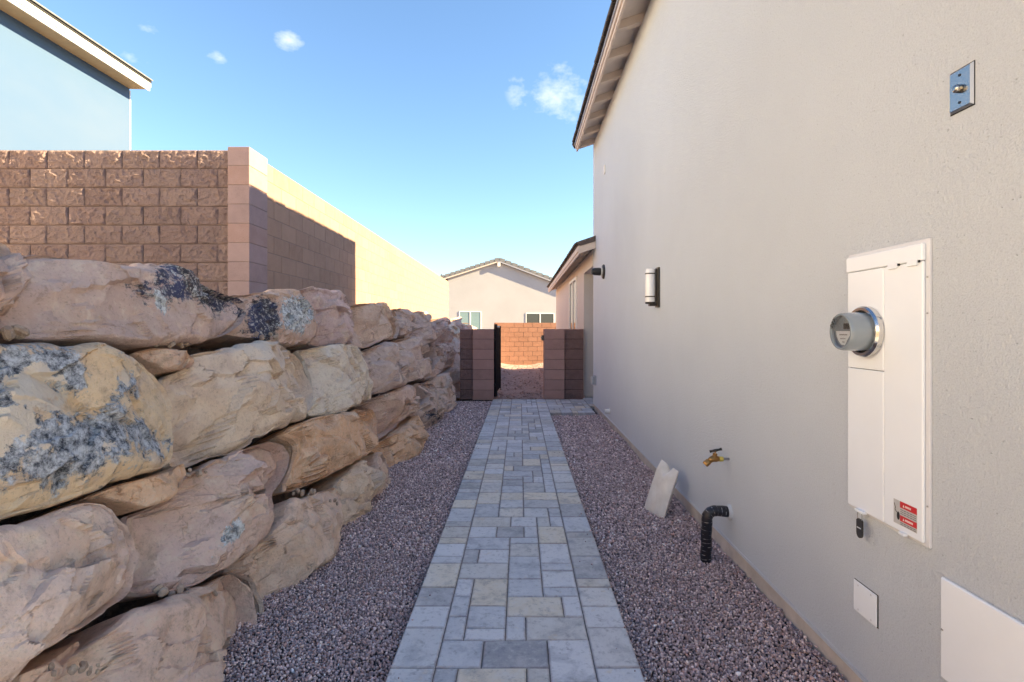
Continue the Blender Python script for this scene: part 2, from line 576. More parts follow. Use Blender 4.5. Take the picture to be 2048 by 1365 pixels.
def m_rock():
    mt, g, setp = material("sandstone_boulder")
    v, oi = objcoord(g)
    geo = g.n('ShaderNodeTexCoord').outputs['Object']
    tint = oi.outputs['Color']
    strv = g.mapping(v, (0.9, 1.0, 1.6), (0.35, 0.1, 0.5))
    n1 = g.noise(v, 2.2, 5, 0.6, 0.4)
    n2 = g.noise(strv, 3.2, 6, 0.62, 0.7)
    n3 = g.noise(v, 5.5, 6, 0.65, 0.5)
    fine = g.noise(v, 70.0, 5, 0.7)
    lines = g.noise(g.mapping(v, (1.1, 1.2, 2.0), (0.5, 0.2, 0.4)), 10.0, 8, 0.72, 0.15)
    c = tint
    c = g.mix(g.rng(n1, 0.48, 0.70, 0.0, 0.42), c, (0.683, 0.415, 0.226, 1))          # ochre
    c = g.mix(g.rng(n2, 0.50, 0.68, 0.0, 0.6), c, (0.58, 0.43, 0.36, 1))           # mauve grey strata
    c = g.mix(g.rng(n3, 0.54, 0.72, 0.0, 0.75), c, (0.82, 0.659, 0.5, 1))           # pale fresh faces
    c = g.mix(g.rng(lines, 0.58, 0.72, 0.0, 0.35), c, (0.329, 0.213, 0.152, 1))
    c = g.mix(g.rng(lines, 0.40, 0.28, 0.0, 0.45), c, (0.82, 0.708, 0.573, 1))
    c = g.mix(g.rng(fine, 0.44, 0.28, 0.0, 0.55), c, (0.268, 0.183, 0.134, 1))
    c = g.mix(g.rng(fine, 0.60, 0.76, 0.0, 0.4), c, (0.82, 0.756, 0.634, 1))
    mid = g.noise(v, 13.0, 9, 0.74, 0.25)
    c = g.mix(g.rng(mid, 0.53, 0.68, 0.0, 0.7), c, (0.80, 0.66, 0.53, 1))
    c = g.mix(g.rng(mid, 0.46, 0.32, 0.0, 0.6), c, (0.34, 0.215, 0.15, 1))
    # cracks
    ck = g.n('ShaderNodeTexVoronoi', {'Vector': g.n('ShaderNodeVectorMath', {0: strv, 1: g.n('ShaderNodeTexNoise', {'Vector': v, 'Scale': 4.0, 'Detail': 4.0}).outputs['Color']}, operation='ADD').outputs[0],
                                      'Scale': 1.5}, feature='DISTANCE_TO_EDGE').outputs['Distance']
    ckm = g.m('MULTIPLY', g.rng(ck, 0.014, 0.0), g.rng(n1, 0.52, 0.60))
    c = g.mix(g.m('MULTIPLY', ckm, 0.15), c, (0.159, 0.104, 0.073, 1))

    def attr(nm):
        return g.n('ShaderNodeAttribute', attribute_name=nm).outputs['Fac']
    # desert patina: dark crust with flaked cream islands
    pn = g.m('MULTIPLY_ADD', g.m('SUBTRACT', g.noise(v, 4.2, 9, 0.7, 0.2), 0.5), 2.2, attr('patina'))
    crust_n = g.noise(v, 30.0, 8, 0.8)
    pn = g.m('MULTIPLY_ADD', g.m('SUBTRACT', g.noise(v, 24.0, 6, 0.75), 0.5), 0.9, pn)
    on = g.rng(pn, 0.44, 0.58)
    crust = g.mix(g.rng(crust_n, 0.40, 0.60), (0.055, 0.06, 0.075, 1), (0.66, 0.67, 0.70, 1))
    flake = g.noise(v, 4.4, 7, 0.66, 0.3)
    cream = g.mix(g.rng(n3, 0.3, 0.7), (0.74, 0.60, 0.46, 1), (0.82, 0.71, 0.58, 1))
    fl = g.m('MULTIPLY_ADD', g.m('SUBTRACT', flake, 0.5), 1.5, attr('flake'))
    crust = g.mix(g.rng(fl, 0.49, 0.53), crust, cream)
    c = g.mix(on, c, crust)
    # blue black varnish
    bn = g.m('MULTIPLY_ADD', g.m('SUBTRACT', g.noise(g.mapping(v, (1, 1, 2.2), (0.6, 0, 0.4)), 5.0, 9, 0.74, 0.5), 0.5), 2.4, attr('varnish'))
    vcol = g.mix(g.rng(g.noise(v, 5.0, 3), 0.42, 0.60), (0.05, 0.052, 0.065, 1), (0.05, 0.062, 0.135, 1))
    vcol = g.mix(g.rng(g.noise(v, 38.0, 5, 0.75), 0.52, 0.62), vcol, (0.58, 0.54, 0.50, 1))
    bn = g.m('MULTIPLY_ADD', g.m('SUBTRACT', g.noise(v, 26.0, 6, 0.75), 0.5), 1.1, bn)
    c = g.mix(g.rng(bn, 0.42, 0.62, 0.0, 0.95), c, vcol)
    # white lichen
    wn = g.m('MULTIPLY_ADD', g.m('SUBTRACT', g.noise(v, 7.0, 8, 0.7), 0.5), 1.9, attr('lichen'))
    wcol = g.mix(g.rng(g.noise(v, 34.0, 6, 0.75), 0.40, 0.56), (0.20, 0.21, 0.22, 1), (0.74, 0.75, 0.75, 1))
    wn = g.m('MULTIPLY_ADD', g.m('SUBTRACT', g.noise(v, 28.0, 6, 0.75), 0.5), 0.9, wn)
    c = g.mix(g.rng(wn, 0.45, 0.56), c, wcol)
    h = g.m('MULTIPLY_ADD', n2, 0.55, g.m('MULTIPLY', g.noise(v, 15.0, 9, 0.75), 0.75))
    h = g.m('MULTIPLY_ADD', fine, 0.30, h)
    h = g.m('MULTIPLY_ADD', lines, 0.22, h)
    h = g.m('SUBTRACT', h, g.m('MULTIPLY', ckm, 0.12))
    h = g.m('MULTIPLY_ADD', on, 0.12, h)
    setp(Base_Color=c, Roughness=0.9, Specular_IOR_Level=0.2, Normal=g.bump(h, 0.8, 0.036))
    return mt


M_ROCK = m_rock()


def m_paver():
    mt, g, setp = material("concrete_paver")
    v, oi = objcoord(g)
    col = oi.outputs['Color']
    n1 = g.noise(v, 7.0, 6, 0.65, 0.5)
    n2 = g.noise(v, 30.0, 6, 0.7)
    c = g.mix(g.rng(n1, 0.38, 0.70, 0.0, 0.5), col, (0.72, 0.715, 0.72, 1))
    c = g.mix(g.rng(n1, 0.48, 0.28, 0.0, 0.7), c, (0.31, 0.325, 0.365, 1))
    c = g.mix(g.rng(n2, 0.54, 0.70, 0.0, 0.55), c, (0.70, 0.69, 0.66, 1))
    c = g.mix(g.rng(n2, 0.46, 0.30, 0.0, 0.6), c, (0.19, 0.195, 0.21, 1))
    c = g.mix(g.rng(g.noise(v, 13, 3), 0.66, 0.74, 0.0, 0.45), c, (0.62, 0.52, 0.37, 1))
    # darker along the joints
    rim = g.n('ShaderNodeAttribute', attribute_name='rim').outputs['Fac']
    c = g.mix(g.m('MULTIPLY', rim, g.rng(g.noise(v, 18, 5, 0.7), 0.30, 0.70, 0.08, 0.62)), c, (0.22, 0.145, 0.145, 1))
    c = g.mix(g.rng(g.noise(v, 90, 4, 0.7), 0.55, 0.75, 0.0, 0.3), c, (0.22, 0.22, 0.23, 1))
    h = g.m('MULTIPLY_ADD', g.noise(v, 160, 4, 0.7), 0.7, n2)
    setp(Base_Color=c, Roughness=0.85, Normal=g.bump(h, 0.35, 0.004))
    return mt


M_PAVER = m_paver()


def m_soil(name, a, b, sc=3.0, bs=0.8):
    mt, g, setp = material(name)
    tc = g.n('ShaderNodeTexCoord').outputs['Object']
    n1 = g.noise(tc, sc, 6, 0.65)
    n2 = g.noise(tc, sc * 14, 5, 0.7)
    c = g.mix(g.rng(n1, 0.35, 0.65), (*a, 1), (*b, 1))
    c = g.mix(g.rng(n2, 0.56, 0.70, 0.0, 0.6), c, tuple(min(1, x * 1.6) for x in b) + (1,))
    c = g.mix(g.rng(n2, 0.44, 0.30, 0.0, 0.6), c, tuple(x * 0.45 for x in a) + (1,))
    setp(Base_Color=c, Roughness=0.97, Normal=g.bump(g.m('MULTIPLY_ADD', n2, 0.6, n1), bs, 0.06))
    return mt


M_SOIL = m_soil("red_yard_soil", (0.36, 0.225, 0.19), (0.50, 0.35, 0.30), 3.0, 1.0)
M_BANK = m_soil("bank_soil", (0.24, 0.165, 0.125), (0.32, 0.23, 0.18))
M_GROUND = m_soil("desert_ground", (0.36, 0.26, 0.20), (0.44, 0.33, 0.26), 0.4)
M_JOINT = m_soil("joint_sand", (0.11, 0.10, 0.095), (0.18, 0.165, 0.15), 20, 0.3)
M_GRAVELBED = m_soil("gravel_bed", (0.06, 0.045, 0.045), (0.10, 0.075, 0.075), 30, 0.5)
M_DRIVE = m_soil("driveway_concrete", (0.56, 0.55, 0.54), (0.62, 0.61, 0.60), 2, 0.1)


def m_gravel():
    mt, g, setp = material("lava_gravel_stone")
    tc = g.n('ShaderNodeTexCoord').outputs['Object']
    a = g.n('ShaderNodeAttribute', attribute_name='stone_color').outputs['Color']
    n = g.noise(tc, 260, 3, 0.6)
    c = g.mix(g.rng(n, 0.35, 0.7, 0.0, 0.5), a, g.mix(1.0, a, (1.5, 1.5, 1.5, 1), 'MULTIPLY'))
    setp(Base_Color=c, Roughness=0.9, Normal=g.bump(n, 0.5, 0.003))
    return mt


M_GRAVEL = m_gravel()


def m_tape():
    mt, g, setp = material("black_taped_pipe_wrap")
    uv = g.n('ShaderNodeAttribute', attribute_name='along').outputs['Fac']
    tc = g.n('ShaderNodeTexCoord').outputs['Object']
    w = g.m('MULTIPLY_ADD', g.noise(tc, 22, 3), 0.35, g.m('MULTIPLY', uv, 38.0))
    fr = g.m('FRACT', w)
    ln = g.m('MULTIPLY', g.rng(fr, 0.10, 0.04), g.rng(g.noise(tc, 40, 4), 0.44, 0.60))
    c = g.mix(ln, (0.013, 0.013, 0.02, 1), (0.62, 0.62, 0.64, 1))
    setp(Base_Color=c, Roughness=0.4, Normal=g.bump(g.m('MULTIPLY_ADD', fr, 0.6, g.noise(tc, 30, 3)), 0.7, 0.008))
    return mt


M_TAPE = m_tape()


def m_lens():
    mt = bpy.data.materials.new("clear_cover")
    mt.use_nodes = True
    t = mt.node_tree
    for n in list(t.nodes):
        t.nodes.remove(n)
    g = G(t)
    mx = g.n('ShaderNodeMixShader', {0: 0.12, 1: g.n('ShaderNodeBsdfTransparent', {'Color': (0.93, 0.94, 0.95, 1)}).outputs[0], 2: g.n('ShaderNodeBsdfGlossy', {'Roughness': 0.05}).outputs[0]})
    g.n('ShaderNodeOutputMaterial', {0: mx.outputs[0]})
    return mt


M_LENS = m_lens()

# ------------------------------------------------------------------ ground
def sheet(name, x0, x1, y0, y1, z, mat, nx=1, ny=1, amp=0.0, freq=1.0, kind='structure', seed=0):
    xs, ys = np.linspace(x0, x1, nx + 1), np.linspace(y0, y1, ny + 1)
    X, Y = np.meshgrid(xs, ys)
    P = np.stack([X.ravel(), Y.ravel(), np.full(X.size, z)], 1)
    if amp:
        P[:, 2] += amp * fbm(np.stack([P[:, 0] * freq, P[:, 1] * freq, P[:, 2] * 0 + seed], 1), 4, seed)
    f = []
    w = nx + 1
    for j in range(ny):
        for i in range(nx):
            f.append((j * w + i, j * w + i + 1, (j + 1) * w + i + 1, (j + 1) * w + i))
    return put(name, P, f, mat, kind=kind, smooth=amp > 0)


ground = sheet("ground", -900, 900, -900, 900, -0.42, M_GROUND)
sheet("bounce_driveway", -1.45, 14.0, -16.0, 0.85, -0.05, M_DRIVE)  # unseen pale concrete behind the camera, added to bounce sunlight forward
sheet("gravel_bed", -2.0, 1.5, 0.86, 11.0, -0.066, M_GRAVELBED)

# back yard beyond the gate, slightly mounded
yx, yy = np.meshgrid(np.linspace(-3.2, 9, 90), np.linspace(11.02, 24.5, 120))
P = np.stack([yx.ravel(), yy.ravel(), np.zeros(yx.size)], 1)
P[:, 2] = -0.035 + 0.035 * fbm(P * 0.9, 4, 5) + 0.045 * fbm(P * 4, 4, 8, 0.6) - 0.05 * np.clip((P[:, 1] - 12) / 8, 0, 1)
P[:, 2] += 0.10 * np.exp(-((P[:, 0] + 1.1) / 0.5) ** 2) * np.clip((P[:, 1] - 11) / 2, 0, 1)
P[:, 2] += 0.05 * np.exp(-((P[:, 0] - 1.0) / 0.4) ** 2) * np.clip((P[:, 1] - 14) / 3, 0, 1)
fs = [(j * 90 + i, j * 90 + i + 1, (j + 1) * 90 + i + 1, (j + 1) * 90 + i) for j in range(119) for i in range(89)]
put("yard_soil", P, fs, M_SOIL, kind='structure', smooth=True)

rr_ = np.random.default_rng(12)
rv_ = []
for k in range(900):
    x_, y_ = rr_.uniform(-1.2, 1.4), 11.1 + 10.5 * rr_.random() ** 1.6
    i_ = int(np.argmin((P[:, 0] - x_) ** 2 + (P[:, 1] - y_) ** 2))
    q_ = abs(rr_.normal(0, 0.014)) + 0.008
    bv_, bf_ = box(-q_, q_, -q_ * rr_.uniform(0.5, 1.1), q_, -q_ * 0.5, q_ * 0.6, q_ * 0.35)
    m_ = Euler(tuple(rr_.uniform(0, 6, 3))).to_matrix()
    rv_.append(([tuple(m_ @ Vector(t_) + Vector((x_, y_, P[i_, 2]))) for t_ in bv_], bf_))
put("yard_rubble", *join(*rv_), M_SOIL, kind='stuff', label="loose earth clods and stones on the yard soil behind the gate")

# soil terrace held up by the boulders
BK = 0.34


def face_x(z, off=0.0):
    return -1.27 - 0.34 * (z + 0.05) + off


bp = []
ny = 60
ts = [(-0.2, -0.42), (0.6, -0.42), (1.2, -0.42), (1.52, -0.40), (1.60, -0.85)]
rows = []
for j in range(ny + 1):
    y = -4 + j * (27.0 / ny)
    rw = [(face_x(z, off), y, z) for z, off in ts] + [(-3.0, y, 1.62), (-6, y, 1.62), (-60, y, 1.62)]
    rows.append(rw)
P = np.array(rows).reshape(-1, 3)
P[:, 0] += 0.06 * fbm(P * 2.2, 3, 3) * (P[:, 0] > -3)
P[:, 2] += 0.05 * fbm(P * 1.7, 3, 9) * (P[:, 0] > -7) * (P[:, 2] > 0.4)
w = len(rows[0])
fs = [(j * w + i, j * w + i + 1, (j + 1) * w + i + 1, (j + 1) * w + i) for j in range(ny) for i in range(w - 1)]
M_TERRACE = m_soil("pale_terrace_bounce", (0.46, 0.38, 0.31), (0.54, 0.46, 0.39), 1.2, 0.4)
sheet("terrace_bounce_sheet", -60, -2.15, -16, 23, 1.655, M_TERRACE, 60, 60, 0.03, 0.8)  # pale unseen sheet added over the bank top to reflect sunlight
put("soil_bank", P, fs, M_BANK, kind='structure', smooth=True)

# ------------------------------------------------------------------ paved path
path_t = bpy.data.objects.new("path", None)
C.objects.link(path_t)
path_t['kind'] = 'structure'
XL, XR = -0.557, 0.516
MX, MY = (XR - XL) / 11.0, 0.1005
pcache = {}


def paver_mesh(w, d):
    k = (round(w, 3), round(d, 3))
    if k not in pcache:
        g_, ch, ins = 0.0022, 0.0045, 0.010
        rings = [(g_, -0.055), (g_, -ch), (g_ + ch * 0.9, -0.0004), (g_ + ins, 0.0)]
        v = []
        for e, z in rings:
            v += [(-w / 2 + e, -d / 2 + e, z), (w / 2 - e, -d / 2 + e, z), (w / 2 - e, d / 2 - e, z), (-w / 2 + e, d / 2 - e, z)]
        f = [(12, 13, 14, 15)]
        for r in range(3):
            for q in range(4):
                f.append((r * 4 + q, r * 4 + (q + 1) % 4, r * 4 + 4 + (q + 1) % 4, r * 4 + 4 + q))
        me = mk("paver", (v, f), M_PAVER)
        at_ = me.attributes.new("rim", 'FLOAT', 'POINT')
        at_.data.foreach_set("value", [1.0] * 8 + [0.85] * 4 + [0.0] * 4)
        pcache[k] = me
    return pcache[k]


rp = random.Random(21)
BUFF, CHAR, PALEG, WARM, SLATE = (0.68, 0.60, 0.47), (0.36, 0.36, 0.375), (0.65, 0.65, 0.67), (0.58, 0.555, 0.52), (0.53, 0.545, 0.58)


def paver_col():
    a, b = rp.choices([BUFF, CHAR, PALEG, WARM, SLATE], [1.5, 1.3, 2.2, 1.6, 3.6], k=2)
    t = rp.random() * 0.4
    k = rp.uniform(0.84, 1.12)
    return tuple((x * (1 - t) + y * t) * k for x, y in zip(a, b))


def lay(x0, x1, y0, y1, col=None):
    w, d = x1 - x0, y1 - y0
    put_shared("paver", paver_mesh(w, d), ((x0 + x1) / 2, (y0 + y1) / 2, rp.uniform(-0.003, 0.001)), path_t,
               (rp.uniform(-0.008, 0.008), rp.uniform(-0.008, 0.008), rp.uniform(-0.004, 0.004)), col or paver_col())


def fill(x0, y0, nx, ny, sizes, used=None):
    used = used or [[False] * nx for _ in range(ny)]
    for j in range(ny):
        for i in range(nx):
            if used[j][i]:
                continue
            opts = []
            for (w, d, wt_) in sizes:
                if i + w <= nx and j + d <= ny and all(not used[j + b][i + a] for a in range(w) for b in range(d)):
                    left = 0
                    while i + w + left < nx and not used[j][i + w + left]:
                        left += 1
                    if left == 1 and w > 1:
                        wt_ *= 0.5
                    opts.append((w, d, wt_))
            if not opts:
                opts = [(1, 1, 1)]
            w, d, _ = rp.choices(opts, [o[2] for o in opts])[0]
            for a in range(w):
                for b in range(d):
                    used[j + b][i + a] = True
            lay(x0 + i * MX, x0 + (i + w) * MX, y0 + j * MY, y0 + (j + d) * MY)


YP0 = 2.263 - 6 * MY
YPE = 10.885
nrow = int((YPE - YP0) / MY)
YPE = YP0 + nrow * MY
XI = XL + 2 * MX
# the stones nearest the viewer, as laid: column, row, width, depth
near = [(0, 4, 1, 2, None), (1, 4, 3, 2, BUFF), (4, 4, 1, 2, None), (5, 5, 2, 3, PALEG), (0, 6, 2, 2, SLATE), (2, 6, 3, 2, CHAR), (0, 8, 1, 2, SLATE), (1, 8, 2, 1, PALEG), (1, 9, 2, 2, SLATE),
        (3, 8, 1, 2, SLATE), (4, 8, 3, 2, WARM), (0, 10, 1, 2, SLATE), (1, 11, 2, 3, BUFF), (3, 10, 3, 2, BUFF), (6, 10, 1, 2, PALEG), (0, 12, 1, 2, PALEG), (3, 12, 2, 2, SLATE), (5, 12, 2, 1, SLATE),
        (5, 13, 2, 2, PALEG), (0, 14, 3, 2, WARM), (3, 14, 2, 3, SLATE), (5, 15, 2, 1, SLATE), (0, 16, 1, 2, CHAR), (1, 16, 2, 2, PALEG), (5, 16, 2, 3, PALEG), (3, 17, 2, 2, WARM), (0, 18, 3, 2, SLATE),
        (3, 19, 2, 1, SLATE), (5, 19, 2, 3, BUFF), (0, 20, 2, 2, PALEG), (2, 20, 2, 2, CHAR), (4, 20, 1, 2, SLATE)]
used = [[False] * 7 for _ in range(nrow)]
for c_, r_, w_, d_, col_ in near:
    for a in range(w_):
        for b in range(d_):
            used[r_ + b][c_ + a] = True
    lay(XI + c_ * MX, XI + (c_ + w_) * MX, YP0 + r_ * MY, YP0 + (r_ + d_) * MY, col_ and tuple(x * q_ for x in col_ for q_ in (1.0,)))
fill(XI, YP0, 7, nrow, [(3, 2, 3.0), (2, 2, 4.2), (2, 3, 1.6), (1, 2, 1.8), (2, 1, 0.8)], used)
for x0, first in ((XL, [2, 2, 2, 3, 2, 2, 3, 1, 2]), (XR - 2 * MX, [2, 2, 2, 3, 2, 2, 1, 3, 3])):
    r = 0
    while r < nrow:
        d = first.pop(0) if first else rp.choices([1, 2, 3], [1.2, 3.2, 1.5])[0]
        d = min(d, nrow - r)
        lay(x0, x0 + 2 * MX, YP0 + r * MY, YP0 + (r + d) * MY)
        r += d
# spur to the side door
nys = int(round((YPE - 9.13) / MY))
fill(XR, YPE - nys * MY, 8, nys, [(2, 2, 3), (3, 2, 2), (2, 3, 2), (1, 2, 1), (2, 1, 0.6)])
fill(XR + 8 * MX, 9.86, 7, int((11.1 - 9.86) / MY), [(3, 2, 3), (2, 2, 3), (2, 3, 2), (1, 2, 1), (2, 1, .5)])
MOD = MY
put("joint_sand", *join(box(XL + 0.006, XR - 0.006, YP0, YPE - 0.004, -0.07, -0.010), box(XR - 0.006, XR + 8 * MX, YPE - nys * MY + 0.006, YPE - 0.006, -0.069, -0.0105),
                        box(XR + 8 * MX, 2.03, 9.865, 11.09, -0.068, -0.011)), M_JOINT, kind='stuff', parent=path_t)

# ------------------------------------------------------------------ gravel
def gravel():
    rg = np.random.default_rng(5)
    phi = (1 + 5 ** 0.5) / 2
    ico = np.array([(-1, phi, 0), (1, phi, 0), (-1, -phi, 0), (1, -phi, 0), (0, -1, phi), (0, 1, phi), (0, -1, -phi), (0, 1, -phi), (phi, 0, -1), (phi, 0, 1), (-phi, 0, -1), (-phi, 0, 1)])
    ico /= np.linalg.norm(ico[0])
    icf = np.array([(0, 11, 5), (0, 5, 1), (0, 1, 7), (0, 7, 10), (0, 10, 11), (1, 5, 9), (5, 11, 4), (11, 10, 2), (10, 7, 6), (7, 1, 8), (3, 9, 4), (3, 4, 2), (3, 2, 6), (3, 6, 8), (3, 8, 9), (4, 9, 5), (2, 4, 11), (6, 2, 10), (8, 6, 7), (9, 8, 1)])
    pts = []
    zones = [(-2.0, XL - 0.012, 1.3, 10.87), (XR + 0.012, 1.372, 1.1, YPE - nys * MOD - 0.012)]
    bands = [(1.0, 3.6, 0.0134), (3.6, 5.8, 0.0178), (5.8, 11.0, 0.026)]
    for x0, x1, y0, y1 in zones:
        for b0, b1, s in bands:
            a0, a1 = max(y0, b0), min(y1, b1)
            if a1 <= a0:
                continue
            for layer, (zz, keep) in enumerate(((-0.060, 1.0), (-0.0505, 0.62))):
                gx, gy = np.meshgrid(np.arange(x0, x1, s), np.arange(a0, a1, s))
                p = np.stack([gx.ravel(), gy.ravel()], 1) + rg.uniform(-0.5, 0.5, (gx.size, 2)) * s
                p = p[rg.random(len(p)) < keep]
                p = p[(p[:, 0] < x1) & (p[:, 0] > x0) & (p[:, 1] < y1)]
                m = (p[:, 0] > 0) | (p[:, 0] > -1.42)
                p = p[m]
                r = s * rg.uniform(0.42, 0.74, len(p)) * np.where(rg.random(len(p)) < 0.05, 1.45, 1.0)
                z = zz + rg.uniform(-0.004, 0.005, len(p)) + 0.006 * fbm(np.stack([p[:, 0] * 3, p[:, 1] * 3, p[:, 0] * 0], 1), 2, 4)
                z += np.clip((p[:, 0] - 1.16) / 0.2, 0, 1) * (0.016 + 0.03 * fbm(np.stack([p[:, 1] * 2.2, p[:, 1] * 0, p[:, 0] * 0], 1), 3, 14))
                near = np.minimum(np.abs(p[:, 0] - XL), np.abs(p[:, 0] - XR))
                z -= 0.004 * np.exp(-near / 0.02)
                pts.append(np.column_stack([p, z, r]))
    ns = 90                      # strays kicked onto the paving
    sx = np.where(rg.random(ns) < 0.5, XL + abs(rg.normal(0, 0.06, ns)), XR - abs(rg.normal(0, 0.06, ns)))
    sr = rg.uniform(0.003, 0.008, ns)
    pts.append(np.column_stack([sx, rg.uniform(1.8, 9.0, ns), sr * 0.55, sr]))
    pts = np.concatenate(pts)
    n = len(pts)
    sh = rg.uniform(0.62, 1.18, (n, 12, 1))
    V = ico[None] * sh
    V *= rg.uniform(0.7, 1.15, (n, 1, 3)) * np.array([1, 1, 0.8])
    q = rg.normal(size=(n, 4))
    q /= np.linalg.norm(q, axis=1, keepdims=True)
    a, b, c, d = q.T
    R = np.stack([np.stack([1 - 2 * (c * c + d * d), 2 * (b * c - d * a), 2 * (b * d + c * a)], 1),
                  np.stack([2 * (b * c + d * a), 1 - 2 * (b * b + d * d), 2 * (c * d - b * a)], 1),
                  np.stack([2 * (b * d - c * a), 2 * (c * d + b * a), 1 - 2 * (b * b + c * c)], 1)], 1)
    V = np.einsum('nij,nkj->nki', R, V) * pts[:, 3][:, None, None] + pts[:, :3][:, None, :]
    Fc = (icf[None] + (np.arange(n) * 12)[:, None, None]).reshape(-1)
    me = bpy.data.meshes.new("gravel")
    nf = n * 20
    me.vertices.add(n * 12)
    me.vertices.foreach_set("co", V.reshape(-1).astype(np.float32))
    me.loops.add(nf * 3)
    me.loops.foreach_set("vertex_index", Fc.astype(np.int32))
    me.polygons.add(nf)
    me.polygons.foreach_set("loop_start", np.arange(0, nf * 3, 3, dtype=np.int32))
    me.update(calc_edges=True)
    pal = np.array([(0.27, 0.215, 0.225), (0.21, 0.16, 0.165), (0.37, 0.32, 0.325), (0.145, 0.11, 0.118), (0.31, 0.185, 0.155), (0.40, 0.335, 0.29), (0.62, 0.58, 0.55)])
    ch = rg.choice(len(pal), n, p=[0.33, 0.27, 0.15, 0.15, 0.06, 0.03, 0.01])
    col = np.minimum(pal[ch] * 1.8 * np.array([1.12, 1.0, 0.95]), 0.8) * rg.uniform(0.8, 1.2, (n, 1))
    lum = col.mean(1, keepdims=True)
    col = lum * np.array([1.13, 0.95, 0.93]) * 0.45 + col * 0.55
    at = me.attributes.new("stone_color", 'FLOAT_COLOR', 'POINT')
    cc = np.ones((n, 12, 4), dtype=np.float32)
    cc[:, :, :3] = col[:, None, :]
    at.data.foreach_set("color", cc.reshape(-1))
    me.materials.append(M_GRAVEL)
    o = bpy.data.objects.new("gravel", me)
    C.objects.link(o)
    o['kind'] = 'stuff'
    o['label'] = "purple grey crushed lava gravel either side of the paver path"
    print("gravel stones", n)


gravel()

# ------------------------------------------------------------------ boulders of the retaining wall
SLOPE = 0.34


def on_face(u, v, out=0.05):
    dx, dz = (u - 1040.0) / 1058.0, -(v - 657.0) / 1058.0
    Y = (-1.27 + out - SLOPE * (CAMZ + 0.05)) / (dx + SLOPE * dz)
    return np.array([Y * dx, Y, CAMZ + Y * dz])


T_AX = np.array([-SLOPE, 0.0, 1.0]) / math.hypot(1, SLOPE)       # up the face
S_AX = np.array([0.0, 1.0, 0.0])
N_AX = np.array([1.0, 0.0, SLOPE]) / math.hypot(1, SLOPE)        # out of the face

wall_t = thing("retaining_wall", "tan sandstone boulder retaining wall stacked beside the gravel strip", "retaining wall", (-1.6, 6, 0))
PATCH_FUNCS = {}


